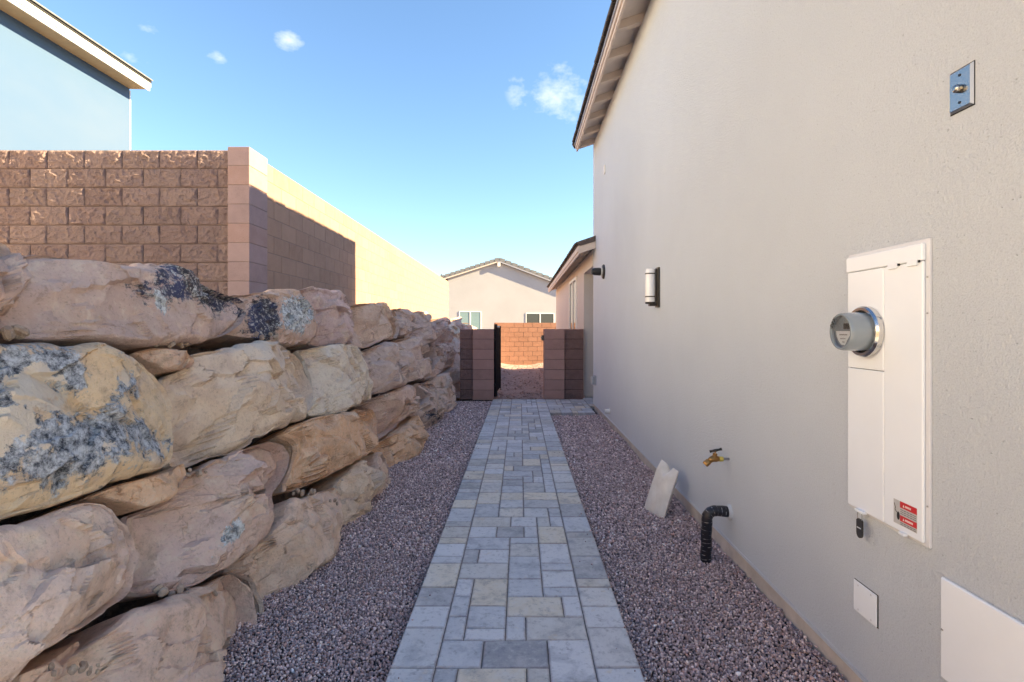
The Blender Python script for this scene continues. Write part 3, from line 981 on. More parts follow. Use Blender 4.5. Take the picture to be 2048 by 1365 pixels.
def boulder(poly, seed, tint=(0.5, 0.37, 0.28), proud=0.0, depth=0.5, facet=1.0, rho=None, patches=None, label=None, out=0.05, pts3=None, ndir=None, strata=None, nth=168):
    rr = np.random.default_rng(seed)
    P3 = np.array([on_face(u, v, out + proud) for u, v in poly]) if pts3 is None else np.asarray(pts3)
    c3 = P3.mean(0)
    s = (P3 - c3) @ S_AX
    t = (P3 - c3) @ T_AX
    # centroid of the polygon
    s2, t2 = np.roll(s, -1), np.roll(t, -1)
    cr = s * t2 - s2 * t
    A = cr.sum() / 2
    cs, ct = ((s + s2) * cr).sum() / (6 * A), ((t + t2) * cr).sum() / (6 * A)
    c3 = c3 + cs * S_AX + ct * T_AX
    s, t = s - cs, t - ct
    # radius as a function of angle (ray against polygon)
    th = np.linspace(0, 2 * math.pi, nth, endpoint=False)
    R = np.zeros(nth)
    for k, w in enumerate(th):
        dx, dy = math.cos(w), math.sin(w)
        best = 0
        for i in range(len(s)):
            x1, y1, x2, y2 = s[i], t[i], s[(i + 1) % len(s)], t[(i + 1) % len(s)]
            ex, ey = x2 - x1, y2 - y1
            den = dx * ey - dy * ex
            if abs(den) < 1e-12:
                continue
            rad = (x1 * ey - y1 * ex) / den
            q = (x1 * dy - y1 * dx) / den
            if rad > 0 and -1e-9 <= q <= 1 + 1e-9:
                best = max(best, rad)
        R[k] = best
    R[R <= 0] = R[R > 0].mean()
    R = (np.roll(R, 1) + 6 * R + np.roll(R, -1)) / 8 * 0.985 - 0.004
    size = math.sqrt(abs(A))
    R = R * (1 + 0.0) + size * 0.02 * vnoise(np.stack([np.cos(th) * 5, np.sin(th) * 5, th * 0 + seed], 1), seed)
    if rho is None:
        rho = min(0.075, 0.12 * size)
    nr = max(20, int(nth / 3.7))
    q = np.linspace(0, 1, nr + 1)[1:]
    q = 1 - (1 - q) ** 1.35
    fr = []
    TH, Q = np.meshgrid(th, q)
    RR = np.tile(R, (nr, 1))
    SS, TT = (Q * RR * np.cos(TH)).ravel(), (Q * RR * np.sin(TH)).ravel()
    d = ((1 - Q) * RR).ravel()
    e = np.clip(1 - d / rho, 0, 1)
    H = -rho * (1 - np.sqrt(np.clip(1 - e ** 2.4, 0, 1)))
    # broken planes
    fac = np.full(SS.shape, 1e9)
    for k in range(9):
        an = rr.uniform(0, 2 * math.pi)
        tilt = math.tan(rr.uniform(0.10, 0.80))
        off = rr.uniform(0.25, 0.75) * size * tilt * 0.62
        pl = off - tilt * (SS * math.cos(an) + TT * math.sin(an))
        fac = np.minimum(fac, pl)
    base_t = rr.uniform(-0.16, 0.16, 2)
    fac = np.minimum(fac, 0.05 * size + base_t[0] * SS + base_t[1] * TT)
    H = H + 1.25 * facet * np.clip(fac, -0.30 * size, 0.08 * size) * np.clip(d / (0.25 * rho), 0.35, 1)
    # spalled flakes: small broken faces at two sizes
    wx = 0.05 * size * fbm(np.stack([SS * 6 / size, TT * 6 / size, SS * 0 + seed], 1), 3, seed + 61)
    wy = 0.05 * size * fbm(np.stack([SS * 6 / size, TT * 6 / size, SS * 0 + seed + 9], 1), 3, seed + 67)
    fade = np.clip(d / (0.8 * rho), 0.25, 1)
    for cnt, amp_, slp in ((int(6 + 5 * size), 0.034, 0.24), (int(22 + 34 * size), 0.010, 0.26)):
        sx_, sy_ = rr.uniform(SS.min(), SS.max(), cnt), rr.uniform(TT.min(), TT.max(), cnt)
        g1, g2, a0 = rr.normal(0, slp, cnt), rr.normal(0, slp, cnt), rr.uniform(-1, 0.6, cnt) * amp_
        near_ = np.argmin((SS[:, None] + wx[:, None] - sx_[None]) ** 2 + 1.7 * (TT[:, None] + wy[:, None] - sy_[None]) ** 2, 1)
        fl_h = a0[near_] + np.clip(g1[near_] * (SS - sx_[near_]) + g2[near_] * (TT - sy_[near_]), -0.05, 0.05)
        H = H + facet * min(1.0, size / 0.45) * fl_h * fade
    pos = c3 + SS[:, None] * S_AX + TT[:, None] * T_AX + H[:, None] * N_AX
    # sides and back
    layers = [(0.02, 0.985), (0.3, 0.96), (0.7, 0.86), (1.0, 0.6)]
    rim = pos[-nth:]
    side = []
    for k, (dd, sc) in enumerate(layers):
        side.append(c3 + (rim - c3 - ((rim - c3) @ N_AX)[:, None] * N_AX) * sc + (((rim - c3) @ N_AX) - dd * depth)[:, None] * N_AX)
    V = np.concatenate([[c3 + N_AX * (1.25 * facet * min(float(fac.reshape(nr, nth)[0].mean()), 0.08 * size))], pos] + side)
    # natural roughness
    a = rr.uniform(0, 3)
    sd_ = strata if strata is not None else rr.uniform(-0.5, 0.5)
    ax = np.array([0.25, math.sin(sd_), math.cos(sd_)])
    pn = V + rr.uniform(0, 50, 3)
    warp = fbm(pn * 2.0, 3, seed) * 0.16
    lay_ = (V @ ax + warp) / (0.12 + 0.10 * rr.random())
    led = np.abs((lay_ % 1.0) - 0.5) * 2
    led = np.clip(led * 1.6 - 0.3, 0, 1)
    disp = 0.018 * fbm(pn * 2.4, 4, seed + 3) + 0.008 * ridged(pn * 5.0, 4, seed + 5) + 0.009 * fbm(pn * 17, 4, seed + 8, 0.6)
    disp = disp + 0.010 * (led - 0.5) * np.clip(fbm(pn * 1.7, 2, seed + 11) + 0.35, 0, 1)
    crack = np.clip(0.06 - np.abs(fbm(pn * np.array([2.2, 1.6, 3.4]), 3, seed + 21)), 0, 0.06) / 0.06
    disp = disp - 0.022 * crack * np.clip(fbm(pn * 1.1, 2, seed + 31) * 2 + 0.2, 0, 1)
    sc_ = min(1.0, size / 0.42)
    V = V + (disp * sc_)[:, None] * (N_AX * 0.9 + np.array([0, 0, 0.0]))
    tang = 0.007 * sc_ * np.stack([fbm(pn * 6, 3, seed + 41), fbm(pn * 6, 3, seed + 43), fbm(pn * 6, 3, seed + 47)], 1)
    V = V + tang
    faces = [(0, 1 + (k + 1) % nth, 1 + k)[::-1] for k in range(nth)]
    nring = nr + len(layers)
    for j in range(nring - 1):
        for k in range(nth):
            k2 = (k + 1) % nth
            faces.append((1 + j * nth + k, 1 + (j + 1) * nth + k, 1 + (j + 1) * nth + k2, 1 + j * nth + k2))
    faces.append([1 + (nring - 1) * nth + k for k in range(nth)])
    if A < 0:
        faces = [f[::-1] for f in faces]
    o = put("boulder", V, faces, M_ROCK, wall_t, origin=c3, smooth=True, label=label)
    o.data.set_sharp_from_angle(angle=math.radians(24))
    o.color = tuple(min(0.84, 1.55 * q * w_) for q, w_ in zip(tint, (1.02, 0.965, 1.0))) + (1,)
    if patches:
        # picture-side coordinates of each vertex on the rock's own face, so that the mineral crust sits where it is
        u = 1040 + 1058 * V[:, 0] / V[:, 1]
        vv = 657 + 1058 * (CAMZ - V[:, 2]) / V[:, 1]
        for nm, blobs in patches.items():
            val = np.zeros(len(V))
            for (bu, bv, ru, rv, rot_, amp) in blobs:
                cr_, sr_ = math.cos(rot_), math.sin(rot_)
                du, dv = u - bu, vv - bv
                x = (du * cr_ + dv * sr_) / ru
                y = (-du * sr_ + dv * cr_) / rv
                g_ = amp * np.clip(1.45 - np.sqrt(x * x + y * y), -0.6, 1)
                val = np.maximum(val, g_) if amp > 0 else val + np.clip(g_, amp, 0)
            at = o.data.attributes.new(nm, 'FLOAT', 'POINT')
            at.data.foreach_set("value", val.astype(np.float32))
    return o


TAN = (0.52, 0.375, 0.265)
PINK = (0.52, 0.375, 0.29)
PALE = (0.60, 0.45, 0.335)
OCH = (0.55, 0.365, 0.225)
GREY = (0.43, 0.32, 0.25)
MAUVE = (0.42, 0.318, 0.258)

# --- top course
boulder([(0, 453), (21, 457), (49, 476), (65, 511), (78, 561), (58, 585), (35, 606), (14, 634), (-40, 650), (-160, 650), (-260, 600), (-270, 500), (-160, 445)], 11, MAUVE, 0.22, strata=0.1)
boulder([(30, 515), (81, 494), (123, 499), (158, 504), (190, 517), (225, 524), (267, 518), (309, 518), (348, 522), (383, 533), (415, 548), (450, 566), (478, 580), (515, 589), (523, 620), (506, 645), (475, 663), (422, 678), (369, 684), (299, 683), (228, 678), (169, 673), (123, 670), (74, 666), (30, 660), (-10, 640), (-10, 560)],
        12, MAUVE, 0.02, strata=-0.15, facet=0.45, label="long mauve boulder with blue black varnish on one end",
        patches={'varnish': [(350, 560, 55, 60, 0.2, 0.72), (425, 590, 100, 38, 0.55, 0.72), (285, 585, 40, 40, 0.0, 0.42)], 'lichen': [(325, 605, 22, 36, -0.5, 0.56), (385, 570, 60, 24, 0.5, 0.42)]})
boulder([(478, 584), (520, 578), (559, 573), (598, 578), (633, 592), (650, 610), (656, 638), (653, 668), (633, 680), (600, 685), (556, 675), (505, 668), (470, 662)], 13, GREY, -0.04, facet=0.5,
        label="grey boulder with deep blue crust and a round white lichen patch",
        patches={'varnish': [(528, 640, 36, 52, 0.1, 0.95)], 'lichen': [(595, 632, 36, 46, 0.6, 0.85)]})
boulder([(601, 580), (626, 569), (647, 566), (662, 572), (666, 578), (687, 577), (702, 587), (712, 598), (718, 619), (725, 645), (725, 667), (718, 682), (697, 686), (676, 684), (652, 680), (654, 659), (650, 632), (639, 601), (621, 587)], 14, (0.42, 0.32, 0.29))
boulder([(716, 602), (745, 601), (776, 607), (797, 612), (811, 622), (815, 638), (816, 656), (814, 671), (797, 675), (776, 678), (763, 687), (745, 690), (726, 685), (722, 677), (726, 659), (725, 640), (720, 619)], 15, (0.47, 0.36, 0.27), facet=0.7)
boulder([(792, 612), (811, 614), (826, 627), (837, 639), (836, 653), (829, 665), (820, 671), (810, 666), (806, 638)], 16, GREY, -0.04)
boulder([(821, 622), (840, 620), (858, 624), (874, 640), (880, 661), (879, 677), (871, 686), (855, 686), (840, 676), (829, 669), (837, 653), (838, 639), (832, 630)], 17, GREY)
boulder([(871, 635), (898, 635), (904, 645), (908, 667), (907, 684), (884, 686), (876, 677), (880, 659), (875, 643)], 18, MAUVE)
boulder([(899, 635), (919, 635), (927, 643), (929, 656), (920, 664), (913, 668), (907, 664), (904, 645)], 19, MAUVE)
# --- middle course
boulder([(-10, 669), (53, 668), (105, 670), (148, 677), (197, 680), (239, 689), (281, 701), (316, 719), (345, 743), (366, 765), (378, 789), (381, 824), (382, 860), (378, 900), (369, 919), (341, 933), (302, 942), (263, 955), (227, 967), (199, 976), (160, 990), (124, 1003), (71, 1020), (35, 1029), (-5, 1038), (-110, 1050), (-260, 960), (-280, 800), (-150, 690)],
        21, (0.60, 0.42, 0.26), 0.05, facet=0.5, label="big boulder crusted with flaking black and cream patina",
        patches={'patina': [(60, 750, 115, 85, 0.15, 0.85), (120, 900, 230, 85, -0.18, 0.70), (255, 760, 25, 60, -0.35, 0.62), (360, 870, 40, 60, 0, 0.62), (20, 850, 70, 150, 0, 0.8)],
                 'flake': [(100, 775, 90, 66, 0.4, 0.72), (20, 700, 60, 30, 0, 0.55), (245, 745, 18, 45, -0.35, 0.66), (20, 845, 70, 36, 0, 0.72), (225, 905, 50, 48, 0, 0.54), (120, 890, 210, 90, 0, 0.44), (330, 850, 50, 40, 0, 0.42)]})
boulder([(281, 699), (316, 691), (355, 696), (383, 701), (401, 712), (404, 722), (397, 731), (373, 736), (341, 739), (327, 726), (302, 712)], 22, TAN, -0.02, 0.4)
boulder([(352, 742), (380, 733), (397, 727), (408, 712), (411, 696), (440, 691), (492, 682), (538, 675), (563, 673), (591, 682), (622, 701), (640, 722), (649, 754), (652, 782), (647, 810), (626, 833), (594, 845), (556, 863), (530, 880), (512, 892), (487, 898), (462, 907), (426, 923), (391, 931), (385, 915), (382, 880), (383, 820), (375, 780), (360, 760)], 23, PALE, 0.03, facet=0.65)
boulder([(613, 690), (666, 685), (697, 685), (729, 689), (742, 698), (750, 719), (755, 740), (757, 764), (760, 785), (759, 793), (742, 798), (731, 806), (708, 814), (700, 820), (673, 826), (639, 824), (634, 818), (647, 804), (652, 777), (647, 746), (636, 711), (621, 696)], 24, (0.60, 0.48, 0.37), facet=0.6)
boulder([(742, 696), (760, 688), (779, 680), (797, 676), (813, 690), (817, 714), (818, 738), (817, 759), (808, 772), (787, 779), (762, 780), (758, 764), (755, 730)], 25, (0.42, 0.335, 0.28))
boulder([(800, 675), (824, 670), (840, 670), (853, 682), (863, 693), (871, 709), (873, 722), (867, 743), (855, 754), (840, 759), (824, 761), (817, 757), (819, 735), (816, 703)], 26, (0.46, 0.36, 0.29))
boulder([(869, 690), (874, 698), (887, 714), (891, 730), (884, 748), (869, 756), (861, 751), (873, 730), (874, 712)], 27, MAUVE, -0.03)
boulder([(871, 688), (895, 685), (900, 698), (900, 719), (892, 732), (888, 716), (880, 704)], 28, GREY, -0.03)
boulder([(898, 688), (908, 669), (924, 666), (926, 725), (918, 751), (903, 743), (892, 735), (900, 717)], 29, (0.44, 0.35, 0.28), -0.02)
# --- lower courses
boulder([(170, 995), (245, 965), (284, 955), (320, 946), (355, 937), (385, 918), (388, 944), (380, 965), (362, 987), (341, 1004), (306, 1012), (274, 1007), (255, 1000), (225, 993)], 31, OCH, -0.01, 0.4, facet=0.6)
boulder([(-5, 1042), (53, 1035), (124, 1017), (178, 999), (213, 992), (249, 994), (261, 1003), (281, 1022), (302, 1040), (313, 1065), (317, 1093), (315, 1129), (313, 1161), (298, 1182), (277, 1200), (256, 1218), (213, 1239), (178, 1264), (142, 1289), (89, 1317), (71, 1342), (50, 1370), (-10, 1410), (-130, 1430), (-300, 1330), (-310, 1120), (-120, 1045)], 32, (0.56, 0.42, 0.335), 0.04, facet=0.55)
boulder([(50, 1345), (99, 1322), (142, 1298), (176, 1272), (178, 1285), (150, 1317), (142, 1340), (117, 1365), (89, 1400), (30, 1400)], 33, TAN, -0.06, 0.4)
boulder([(298, 1008), (338, 1006), (359, 990), (380, 972), (391, 951), (419, 930), (480, 898), (533, 880), (575, 868), (600, 880), (612, 900), (609, 930), (600, 947), (587, 976), (586, 987), (588, 1004), (583, 1029), (561, 1050), (544, 1072), (529, 1090), (505, 1104), (487, 1125), (455, 1146), (426, 1164), (384, 1174), (316, 1178), (314, 1150), (318, 1111), (316, 1079), (309, 1040), (302, 1022)],
        34, (0.48, 0.37, 0.305), facet=0.7, label="brown boulder with a small grey white crust spot in the middle",
        patches={'lichen': [(463, 1066, 22, 36, 0.5, 0.62)]})
boulder([(105, 1372), (178, 1306), (213, 1282), (249, 1253), (302, 1203), (348, 1191), (398, 1174), (444, 1156), (497, 1131), (522, 1141), (537, 1154), (546, 1164), (556, 1189), (566, 1218), (561, 1253), (548, 1274), (523, 1306), (506, 1331), (482, 1365), (440, 1425), (300, 1500), (80, 1480)], 35, (0.52, 0.39, 0.30), 0.02, facet=0.7)
boulder([(487, 1127), (508, 1107), (533, 1090), (554, 1068), (576, 1043), (590, 1022), (592, 997), (604, 989), (640, 982), (693, 964), (701, 979), (696, 1022), (687, 1079), (669, 1122), (650, 1147), (622, 1178), (590, 1208), (565, 1228), (558, 1193), (544, 1161), (529, 1143)], 36, (0.53, 0.415, 0.31), -0.01, facet=0.6, strata=0.5)
boulder([(560, 867), (600, 845), (650, 829), (690, 825), (729, 812), (768, 809), (779, 820), (780, 843), (779, 870), (770, 885), (745, 908), (710, 930), (670, 950), (640, 965), (615, 974), (592, 982), (587, 970), (603, 942), (612, 905), (603, 880), (580, 868)], 37, OCH, 0.0, facet=0.7, strata=0.45)
boulder([(737, 804), (760, 793), (784, 783), (811, 772), (834, 763), (850, 765), (858, 775), (859, 793), (850, 809), (840, 820), (824, 833), (816, 849), (803, 859), (789, 872), (780, 871), (780, 822), (768, 808), (750, 807)], 38, (0.48, 0.37, 0.30), 0.0)
boulder([(766, 890), (790, 873), (815, 853), (838, 827), (850, 841), (858, 862), (855, 880), (848, 896), (836, 912), (815, 935), (800, 950), (790, 930), (785, 905)], 39, OCH)
boulder([(693, 962), (700, 947), (726, 921), (756, 898), (770, 905), (766, 935), (760, 965), (752, 1000), (745, 1035), (700, 1058), (698, 1000)], 40, PALE)
boulder([(762, 900), (783, 896), (793, 913), (797, 951), (782, 975), (766, 1008), (742, 1036), (750, 1000), (758, 960)], 41, (0.46, 0.35, 0.27))
boulder([(842, 762), (863, 762), (879, 765), (887, 785), (892, 814), (891, 838), (882, 858), (860, 870), (853, 843), (840, 826), (858, 798), (858, 775)], 42, (0.40, 0.32, 0.26), label="stone at the base with a dark grey lower half", patches={'varnish': [(868, 838, 20, 26, 0, 0.55)]})
boulder([(869, 759), (884, 746), (900, 742), (911, 754), (916, 777), (916, 804), (908, 822), (895, 832), (892, 812), (887, 783), (880, 767)], 43, (0.50, 0.40, 0.32))
# stones of the hidden back of the course, seen above and behind the gate pier
rb = np.random.default_rng(77)


def wall_stone(y0, y1, z0, z1, seed, tint, jit=0.12):
    a = np.linspace(0, 2 * math.pi, 14, endpoint=False)
    r = 1 + rb.uniform(-jit, jit, 14)
    ex = 0.55
    cy = np.sign(np.cos(a)) * np.abs(np.cos(a)) ** ex * r * (y1 - y0) / 2 + (y0 + y1) / 2
    cz = np.sign(np.sin(a)) * np.abs(np.sin(a)) ** ex * r * (z1 - z0) / 2 + (z0 + z1) / 2
    pts = np.stack([face_x(cz, 0.02), cy, cz], 1)
    return boulder(None, seed, tint, pts3=pts, nth=64)


seed = 100
for row, (z0, z1, yst) in enumerate(((-0.15, 0.62, 11.3), (0.58, 1.18, 11.6), (1.14, 1.72, 13.8))):
    y = yst
    while y < 21.6:
        L = rb.uniform(0.75, 1.3)
        top = z1 + rb.uniform(-0.06, 0.08) - (0.10 if y > 17 and row == 2 else 0)
        o = wall_stone(y, y + L, z0, top, seed, [TAN, PINK, GREY, MAUVE, PALE][int(rb.integers(5))])
        y += L * 0.97
        seed += 1
for k, (y0, y1, z0, z1) in enumerate(((-0.2, 1.0, 1.12, 1.78), (-0.4, 0.9, 0.5, 1.1), (-0.3, 1.0, -0.1, 0.5))):
    wall_stone(y0, y1, z0, z1, 300 + k, [MAUVE, OCH, PALE][k])


# small loose chips lying in the joints
def chips():
    vs, fs = [], []
    rg = random.Random(8)
    spots = [(375, 1183, 60, 9, 16), (40, 664, 30, 3, 3), (610, 985, 26, 5, 9), (660, 1005, 22, 4, 4), (520, 672, 40, 4, 8), (150, 1340, 50, 12, 9), (395, 945, 20, 5, 4), (770, 790, 20, 3, 4), (320, 688, 60, 3, 6)]
    for (u, v, su, sv, n) in spots:
        for k in range(n):
            p = on_face(u + rg.uniform(-su, su), v + rg.uniform(-sv, sv), 0.0 + rg.uniform(-0.03, 0.03))
            r = rg.uniform(0.006, 0.02) * (1.9 if u == 40 else 1)
            m = Euler((rg.uniform(0, 6), rg.uniform(0, 6), rg.uniform(0, 6))).to_matrix()
            bv, bf = box(-r, r, -r * rg.uniform(0.5, 1), r, -r * 0.6, r * 0.5, r * 0.4)
            b = len(vs)
            vs += [tuple(m @ Vector(q) + Vector(p)) for q in bv]
            fs += [[i + b for i in q] for q in bf]
    o = put("stone_chips", vs, fs, M_ROCK, wall_t, kind='stuff')
    o.color = (0.42, 0.32, 0.25, 1)


chips()

# ------------------------------------------------------------------ block walls on the terrace
BL, BH = 0.434, 0.217


def split_mesh(w, h, dp, seed, mat, amp=0.02, nx=16, nz=8):
    """block whose face (towards -y) is broken stone"""
    xs = np.linspace(-w / 2, w / 2, nx + 1)
    zs = np.linspace(-h / 2, h / 2, nz + 1)
    X, Z = np.meshgrid(xs, zs)
    P = np.stack([X.ravel(), np.zeros(X.size), Z.ravel()], 1)
    ed = np.minimum(np.minimum(X + w / 2, w / 2 - X), np.minimum(Z + h / 2, h / 2 - Z)).ravel()
    n = 0.8 * fbm(P * 8 + seed * 3.1, 5, seed, 0.6) + 0.5 * ridged(P * 16 + seed, 3, seed + 4)
    n = np.sign(n) * np.abs(n) ** 1.25 * 1.4 + 0.34 * fbm(P * 48 + seed, 3, seed + 9, 0.6) * (nx > 16)
    P[:, 1] = -np.clip(ed / 0.014, 0, 1) * (0.010 + amp * np.clip(n, -0.4, 1.1)) + 0.004
    v = P.tolist()
    f = []
    W = nx + 1
    for j in range(nz):
        for i in range(nx):
            f.append([j * W + i, j * W + i + 1, (j + 1) * W + i + 1, (j + 1) * W + i])
    b = len(v)
    v += [(-w / 2, dp, -h / 2), (w / 2, dp, -h / 2), (w / 2, dp, h / 2), (-w / 2, dp, h / 2)]
    f.append([b + 1, b, b + 3, b + 2])
    f.append([j for j in range(nx, -1, -1)] + [b, b + 1])
    f.append([nz * W + i for i in range(nx + 1)] + [b + 2, b + 3])
    f.append([j * W for j in range(nz + 1)] + [b + 3, b])
    f.append([j * W + nx for j in range(nz, -1, -1)] + [b + 1, b + 2])
    return mk("split_block", (v, f), mat)


fw = thing("split_face_wall", "rough split face block wall with pale sun flecks above the boulders", "block wall", (-6, 6.2, 1.55))
J = 0.008
YF = 6.10
ZT = 3.507
XF1 = -3.285                 # butts the pilaster
full = [split_mesh(BL - J, BH - J, 0.19, 31 + k, M_BLOCK_SPLIT, amp=0.024, nx=44, nz=22) for k in range(6)]
half = [split_mesh(BL / 2 - J - 0.01, BH - J, 0.19, 51 + k, M_BLOCK_SPLIT, amp=0.024, nx=22, nz=22) for k in range(3)]
rw_ = random.Random(4)
for r in range(9):
    zc = ZT - BH * (r + 0.5)
    x = XF1
    if r % 2 == 1:
        put_shared("block", rw_.choice(half), (x - BL * 0.22, YF, zc), fw)
        x -= BL * 0.44
    for k in range(15):
        put_shared("block", rw_.choice(full), (x - BL / 2, YF + rw_.uniform(-0.003, 0.003), zc), fw, (0, math.pi if rw_.random() < 0.5 else 0, 0), tuple([rw_.uniform(0.9, 1.06)] * 3))
        x -= BL
put("mortar", *box(-9.9, XF1 + 0.004, YF + 0.014, YF + 0.185, 1.4, ZT - 0.012), M_MORTAR, fw)

sw = thing("smooth_block_wall", "long smooth block wall with corner pilaster, its far half in yellow sunlight", "block wall", (-3.15, 14, 1.55))
pil_m = mk("pilaster_block", box(-0.1225, 0.1225, -0.215, 0.215, -BH / 2 + 0.003, BH / 2 - 0.003, 0.004), M_PILASTER)
ZP = 3.50
for r in range(10):
    zc = ZP - BH * (r + 0.5)
    k = rw_.uniform(0.92, 1.06)
    cc = (k * 0.97, k, k * 1.04) if r not in (1, 4) else (1.05, 0.99, 0.94)
    put_shared("pilaster_block", pil_m, (-3.05 - 0.1225, 5.96 + 0.2165, zc), sw, color=cc)
put("mortar", *box(-3.29, -3.056, 5.966, 6.385, 1.4, ZP - 0.01), M_MORTAR_SMOOTH, sw)
XS = -3.075
sm_full = mk("block", box(-0.19, 0, -BL / 2 + 0.003, BL / 2 - 0.003, -BH / 2 + 0.003, BH / 2 - 0.003, 0.003), M_BLOCK_SMOOTH)
sm_half = mk("block", box(-0.19, 0, -BL / 4 + 0.003, BL / 4 - 0.003, -BH / 2 + 0.003, BH / 2 - 0.003, 0.003), M_BLOCK_SMOOTH)
Y0 = 6.396
far_v = []
ZS = 3.46
for r in range(9):
    zc = ZS - BH * (r + 0.5)
    y = Y0
    if r % 2 == 0:
        put_shared("block", sm_half, (XS, y + BL / 4, zc), sw, color=tuple([rw_.uniform(0.93, 1.05)] * 3))
        y += BL / 2
    while y < 22.55:
        if y < 13.6:
            put_shared("block", sm_full, (XS, y + BL / 2, zc), sw, color=tuple([rw_.uniform(0.93, 1.05)] * 3))
        else:
            far_v.append(box(XS - 0.19, XS, y + 0.003, y + BL - 0.003, zc - BH / 2 + 0.003, zc + BH / 2 - 0.003, 0.003))
        y += BL
put("far_blocks", *join(*far_v), M_BLOCK_SMOOTH, sw, kind='stuff')
put("mortar", *box(XS - 0.186, XS - 0.004, 6.39, 22.6, 1.4, ZS - 0.012), M_MORTAR_SMOOTH, sw)

# ------------------------------------------------------------------ gate piers, gate
CH = 0.2100


def pier(name, label, smooth_x, split_x, y0, mirror):
    t = thing(name, label, "gate pier", ((smooth_x[0] + smooth_x[1]) / 2, y0 + 0.2, -0.05), "block gate piers at the end of the path")
    w = smooth_x[1] - smooth_x[0]
    ms = mk("smooth_block", box(-w / 2, w / 2, 0, 0.4, -CH / 2 + 0.002, CH / 2 - 0.003, 0.005), M_BLOCK_RED)
    w2 = split_x[1] - split_x[0]
    msp = [split_mesh(w2 - 0.004, CH - 0.008, 0.19, 71 + k, M_BLOCK_REDSPLIT, amp=0.03, nx=14, nz=12) for k in range(3)]
    for r in range(7):
        zc = 1.437 - CH * (r + 0.5)
        put_shared("smooth_block", ms, ((smooth_x[0] + smooth_x[1]) / 2, y0, zc), t, color=tuple([rw_.uniform(0.9, 1.08)] * 3))
        put_shared("split_block", rw_.choice(msp), ((split_x[0] + split_x[1]) / 2, y0 + 0.06, zc), t, color=tuple([rw_.uniform(0.88, 1.06)] * 3))
    put("mortar", *join(box(smooth_x[0] + 0.006, smooth_x[1] - 0.006, y0 + 0.006, y0 + 0.39, -0.05, 1.425), box(split_x[0] + 0.004, split_x[1] - 0.004, y0 + 0.075, y0 + 0.24, -0.05, 1.425)), M_GAP, t)
    return t


pier("gate_pier", "red block gate pier between the boulders and the open gate leaf", (-0.975, -0.540), (-1.245, -0.977), 10.90, False)
pier("gate_pier", "red block gate pier beside the stucco wall, carrying the latch box", (0.497, 0.918), (0.920, 1.318), 10.90, True)

# open metal gate leaf, swung away from the viewer
gt = thing("metal_gate", "black metal gate leaf standing open against its pier", "gate", (-0.50, 11.0, 0.0))
GX0, GX1 = -0.512, -0.452
ga, gb = Vector((-0.505, 10.985, 0)), Vector((-0.462, 11.93, 0))


def leaf_pt(s, z):
    p = ga + (gb - ga) * s
    return Vector((p.x, p.y, z))


def bar(p, q, w):
    p, q = Vector(p), Vector(q)
    return tube([p, q], w * 0.7071, 4)


put("frame", *join(bar(leaf_pt(0, 0.03), leaf_pt(0, 1.535), 0.05), bar(leaf_pt(1, 0.06), leaf_pt(1, 1.50), 0.045), bar(leaf_pt(0, 1.475), leaf_pt(1, 1.475), 0.04), bar(leaf_pt(0, 0.09), leaf_pt(1, 0.09), 0.04)), M_BLACK, gt)
for k in range(1, 9):
    s = k / 9
    put("picket", *bar(leaf_pt(s, 0.11), leaf_pt(s, 1.455), 0.024), M_BLACK, gt)
for z in (0.28, 1.22):
    put("hinge", *join(box(-0.542, -0.512, 10.93, 10.965, z - 0.022, z + 0.022, 0.003), tube([(-0.518, 10.965, z - 0.05), (-0.518, 10.965, z + 0.05)], 0.011, 10)), M_BLACK, gt)
lt = thing("latch_box", "small black latch receiver on the edge of the gate pier", "gate latch", (0.49, 11.0, 1.26))
put("latch_plate", *box(0.445, 0.4965, 10.955, 11.02, 1.195, 1.305, 0.004), M_BLACK, lt)
put("strike", *box(0.43, 0.447, 10.97, 11.0, 1.23, 1.27, 0.003), M_STEEL_DULL, lt)

# ------------------------------------------------------------------ orange back wall of the yard
bw = thing("yard_wall", "sunlit orange block wall closing the yard behind the gate", "block wall", (1, 22.5, -0.1))
ROT, PIV = 14.0, Vector((0.2, 22.5, 0))


def rot_loc(p):
    m = Matrix.Translation(PIV) @ Matrix.Rotation(math.radians(ROT), 4, 'Z') @ Matrix.Translation(-PIV)
    return m @ Vector(p)


bmf = mk("block", box(-0.197, 0.197, 0, 0.19, -0.096, 0.096, 0.003), M_BLOCK_ORANGE)
bpl = mk("pilaster_block", box(-0.2, 0.2, -0.03, 0.25, -0.0985, 0.0985, 0.004), M_BLOCK_ORANGE)
for r in range(9):
    zc = 1.69 - 0.2035 * (r + 0.5)
    if r < 9:
        put_shared("pilaster_block", bpl, rot_loc((-0.87, 22.5, zc)), bw, (0, 0, math.radians(ROT)), tuple([rw_.uniform(0.94, 1.06)] * 3))
    x = -0.668 + (0.2035 if r % 2 else 0.0)
    if r % 2:
        hm = bpy.data.meshes.get("half_block") or mk("half_block", box(-0.099, 0.099, 0, 0.19, -0.098, 0.098, 0.003), M_BLOCK_ORANGE)
        put_shared("block", hm, rot_loc((-0.668 + 0.1, 22.5, zc)), bw, (0, 0, math.radians(ROT)), (1, 1, 1))
    for k in range(9):
        put_shared("block", bmf, rot_loc((x + 0.2 + k * 0.407, 22.5 + rw_.uniform(-0.002, 0.002), zc)), bw, (0, 0, math.radians(ROT)), tuple([rw_.uniform(0.92, 1.07)] * 3))
put("mortar", *rotz(box(-1.05, 3.3, 22.512, 22.68, -0.2, 1.68), ROT, PIV), M_MORTAR, bw)

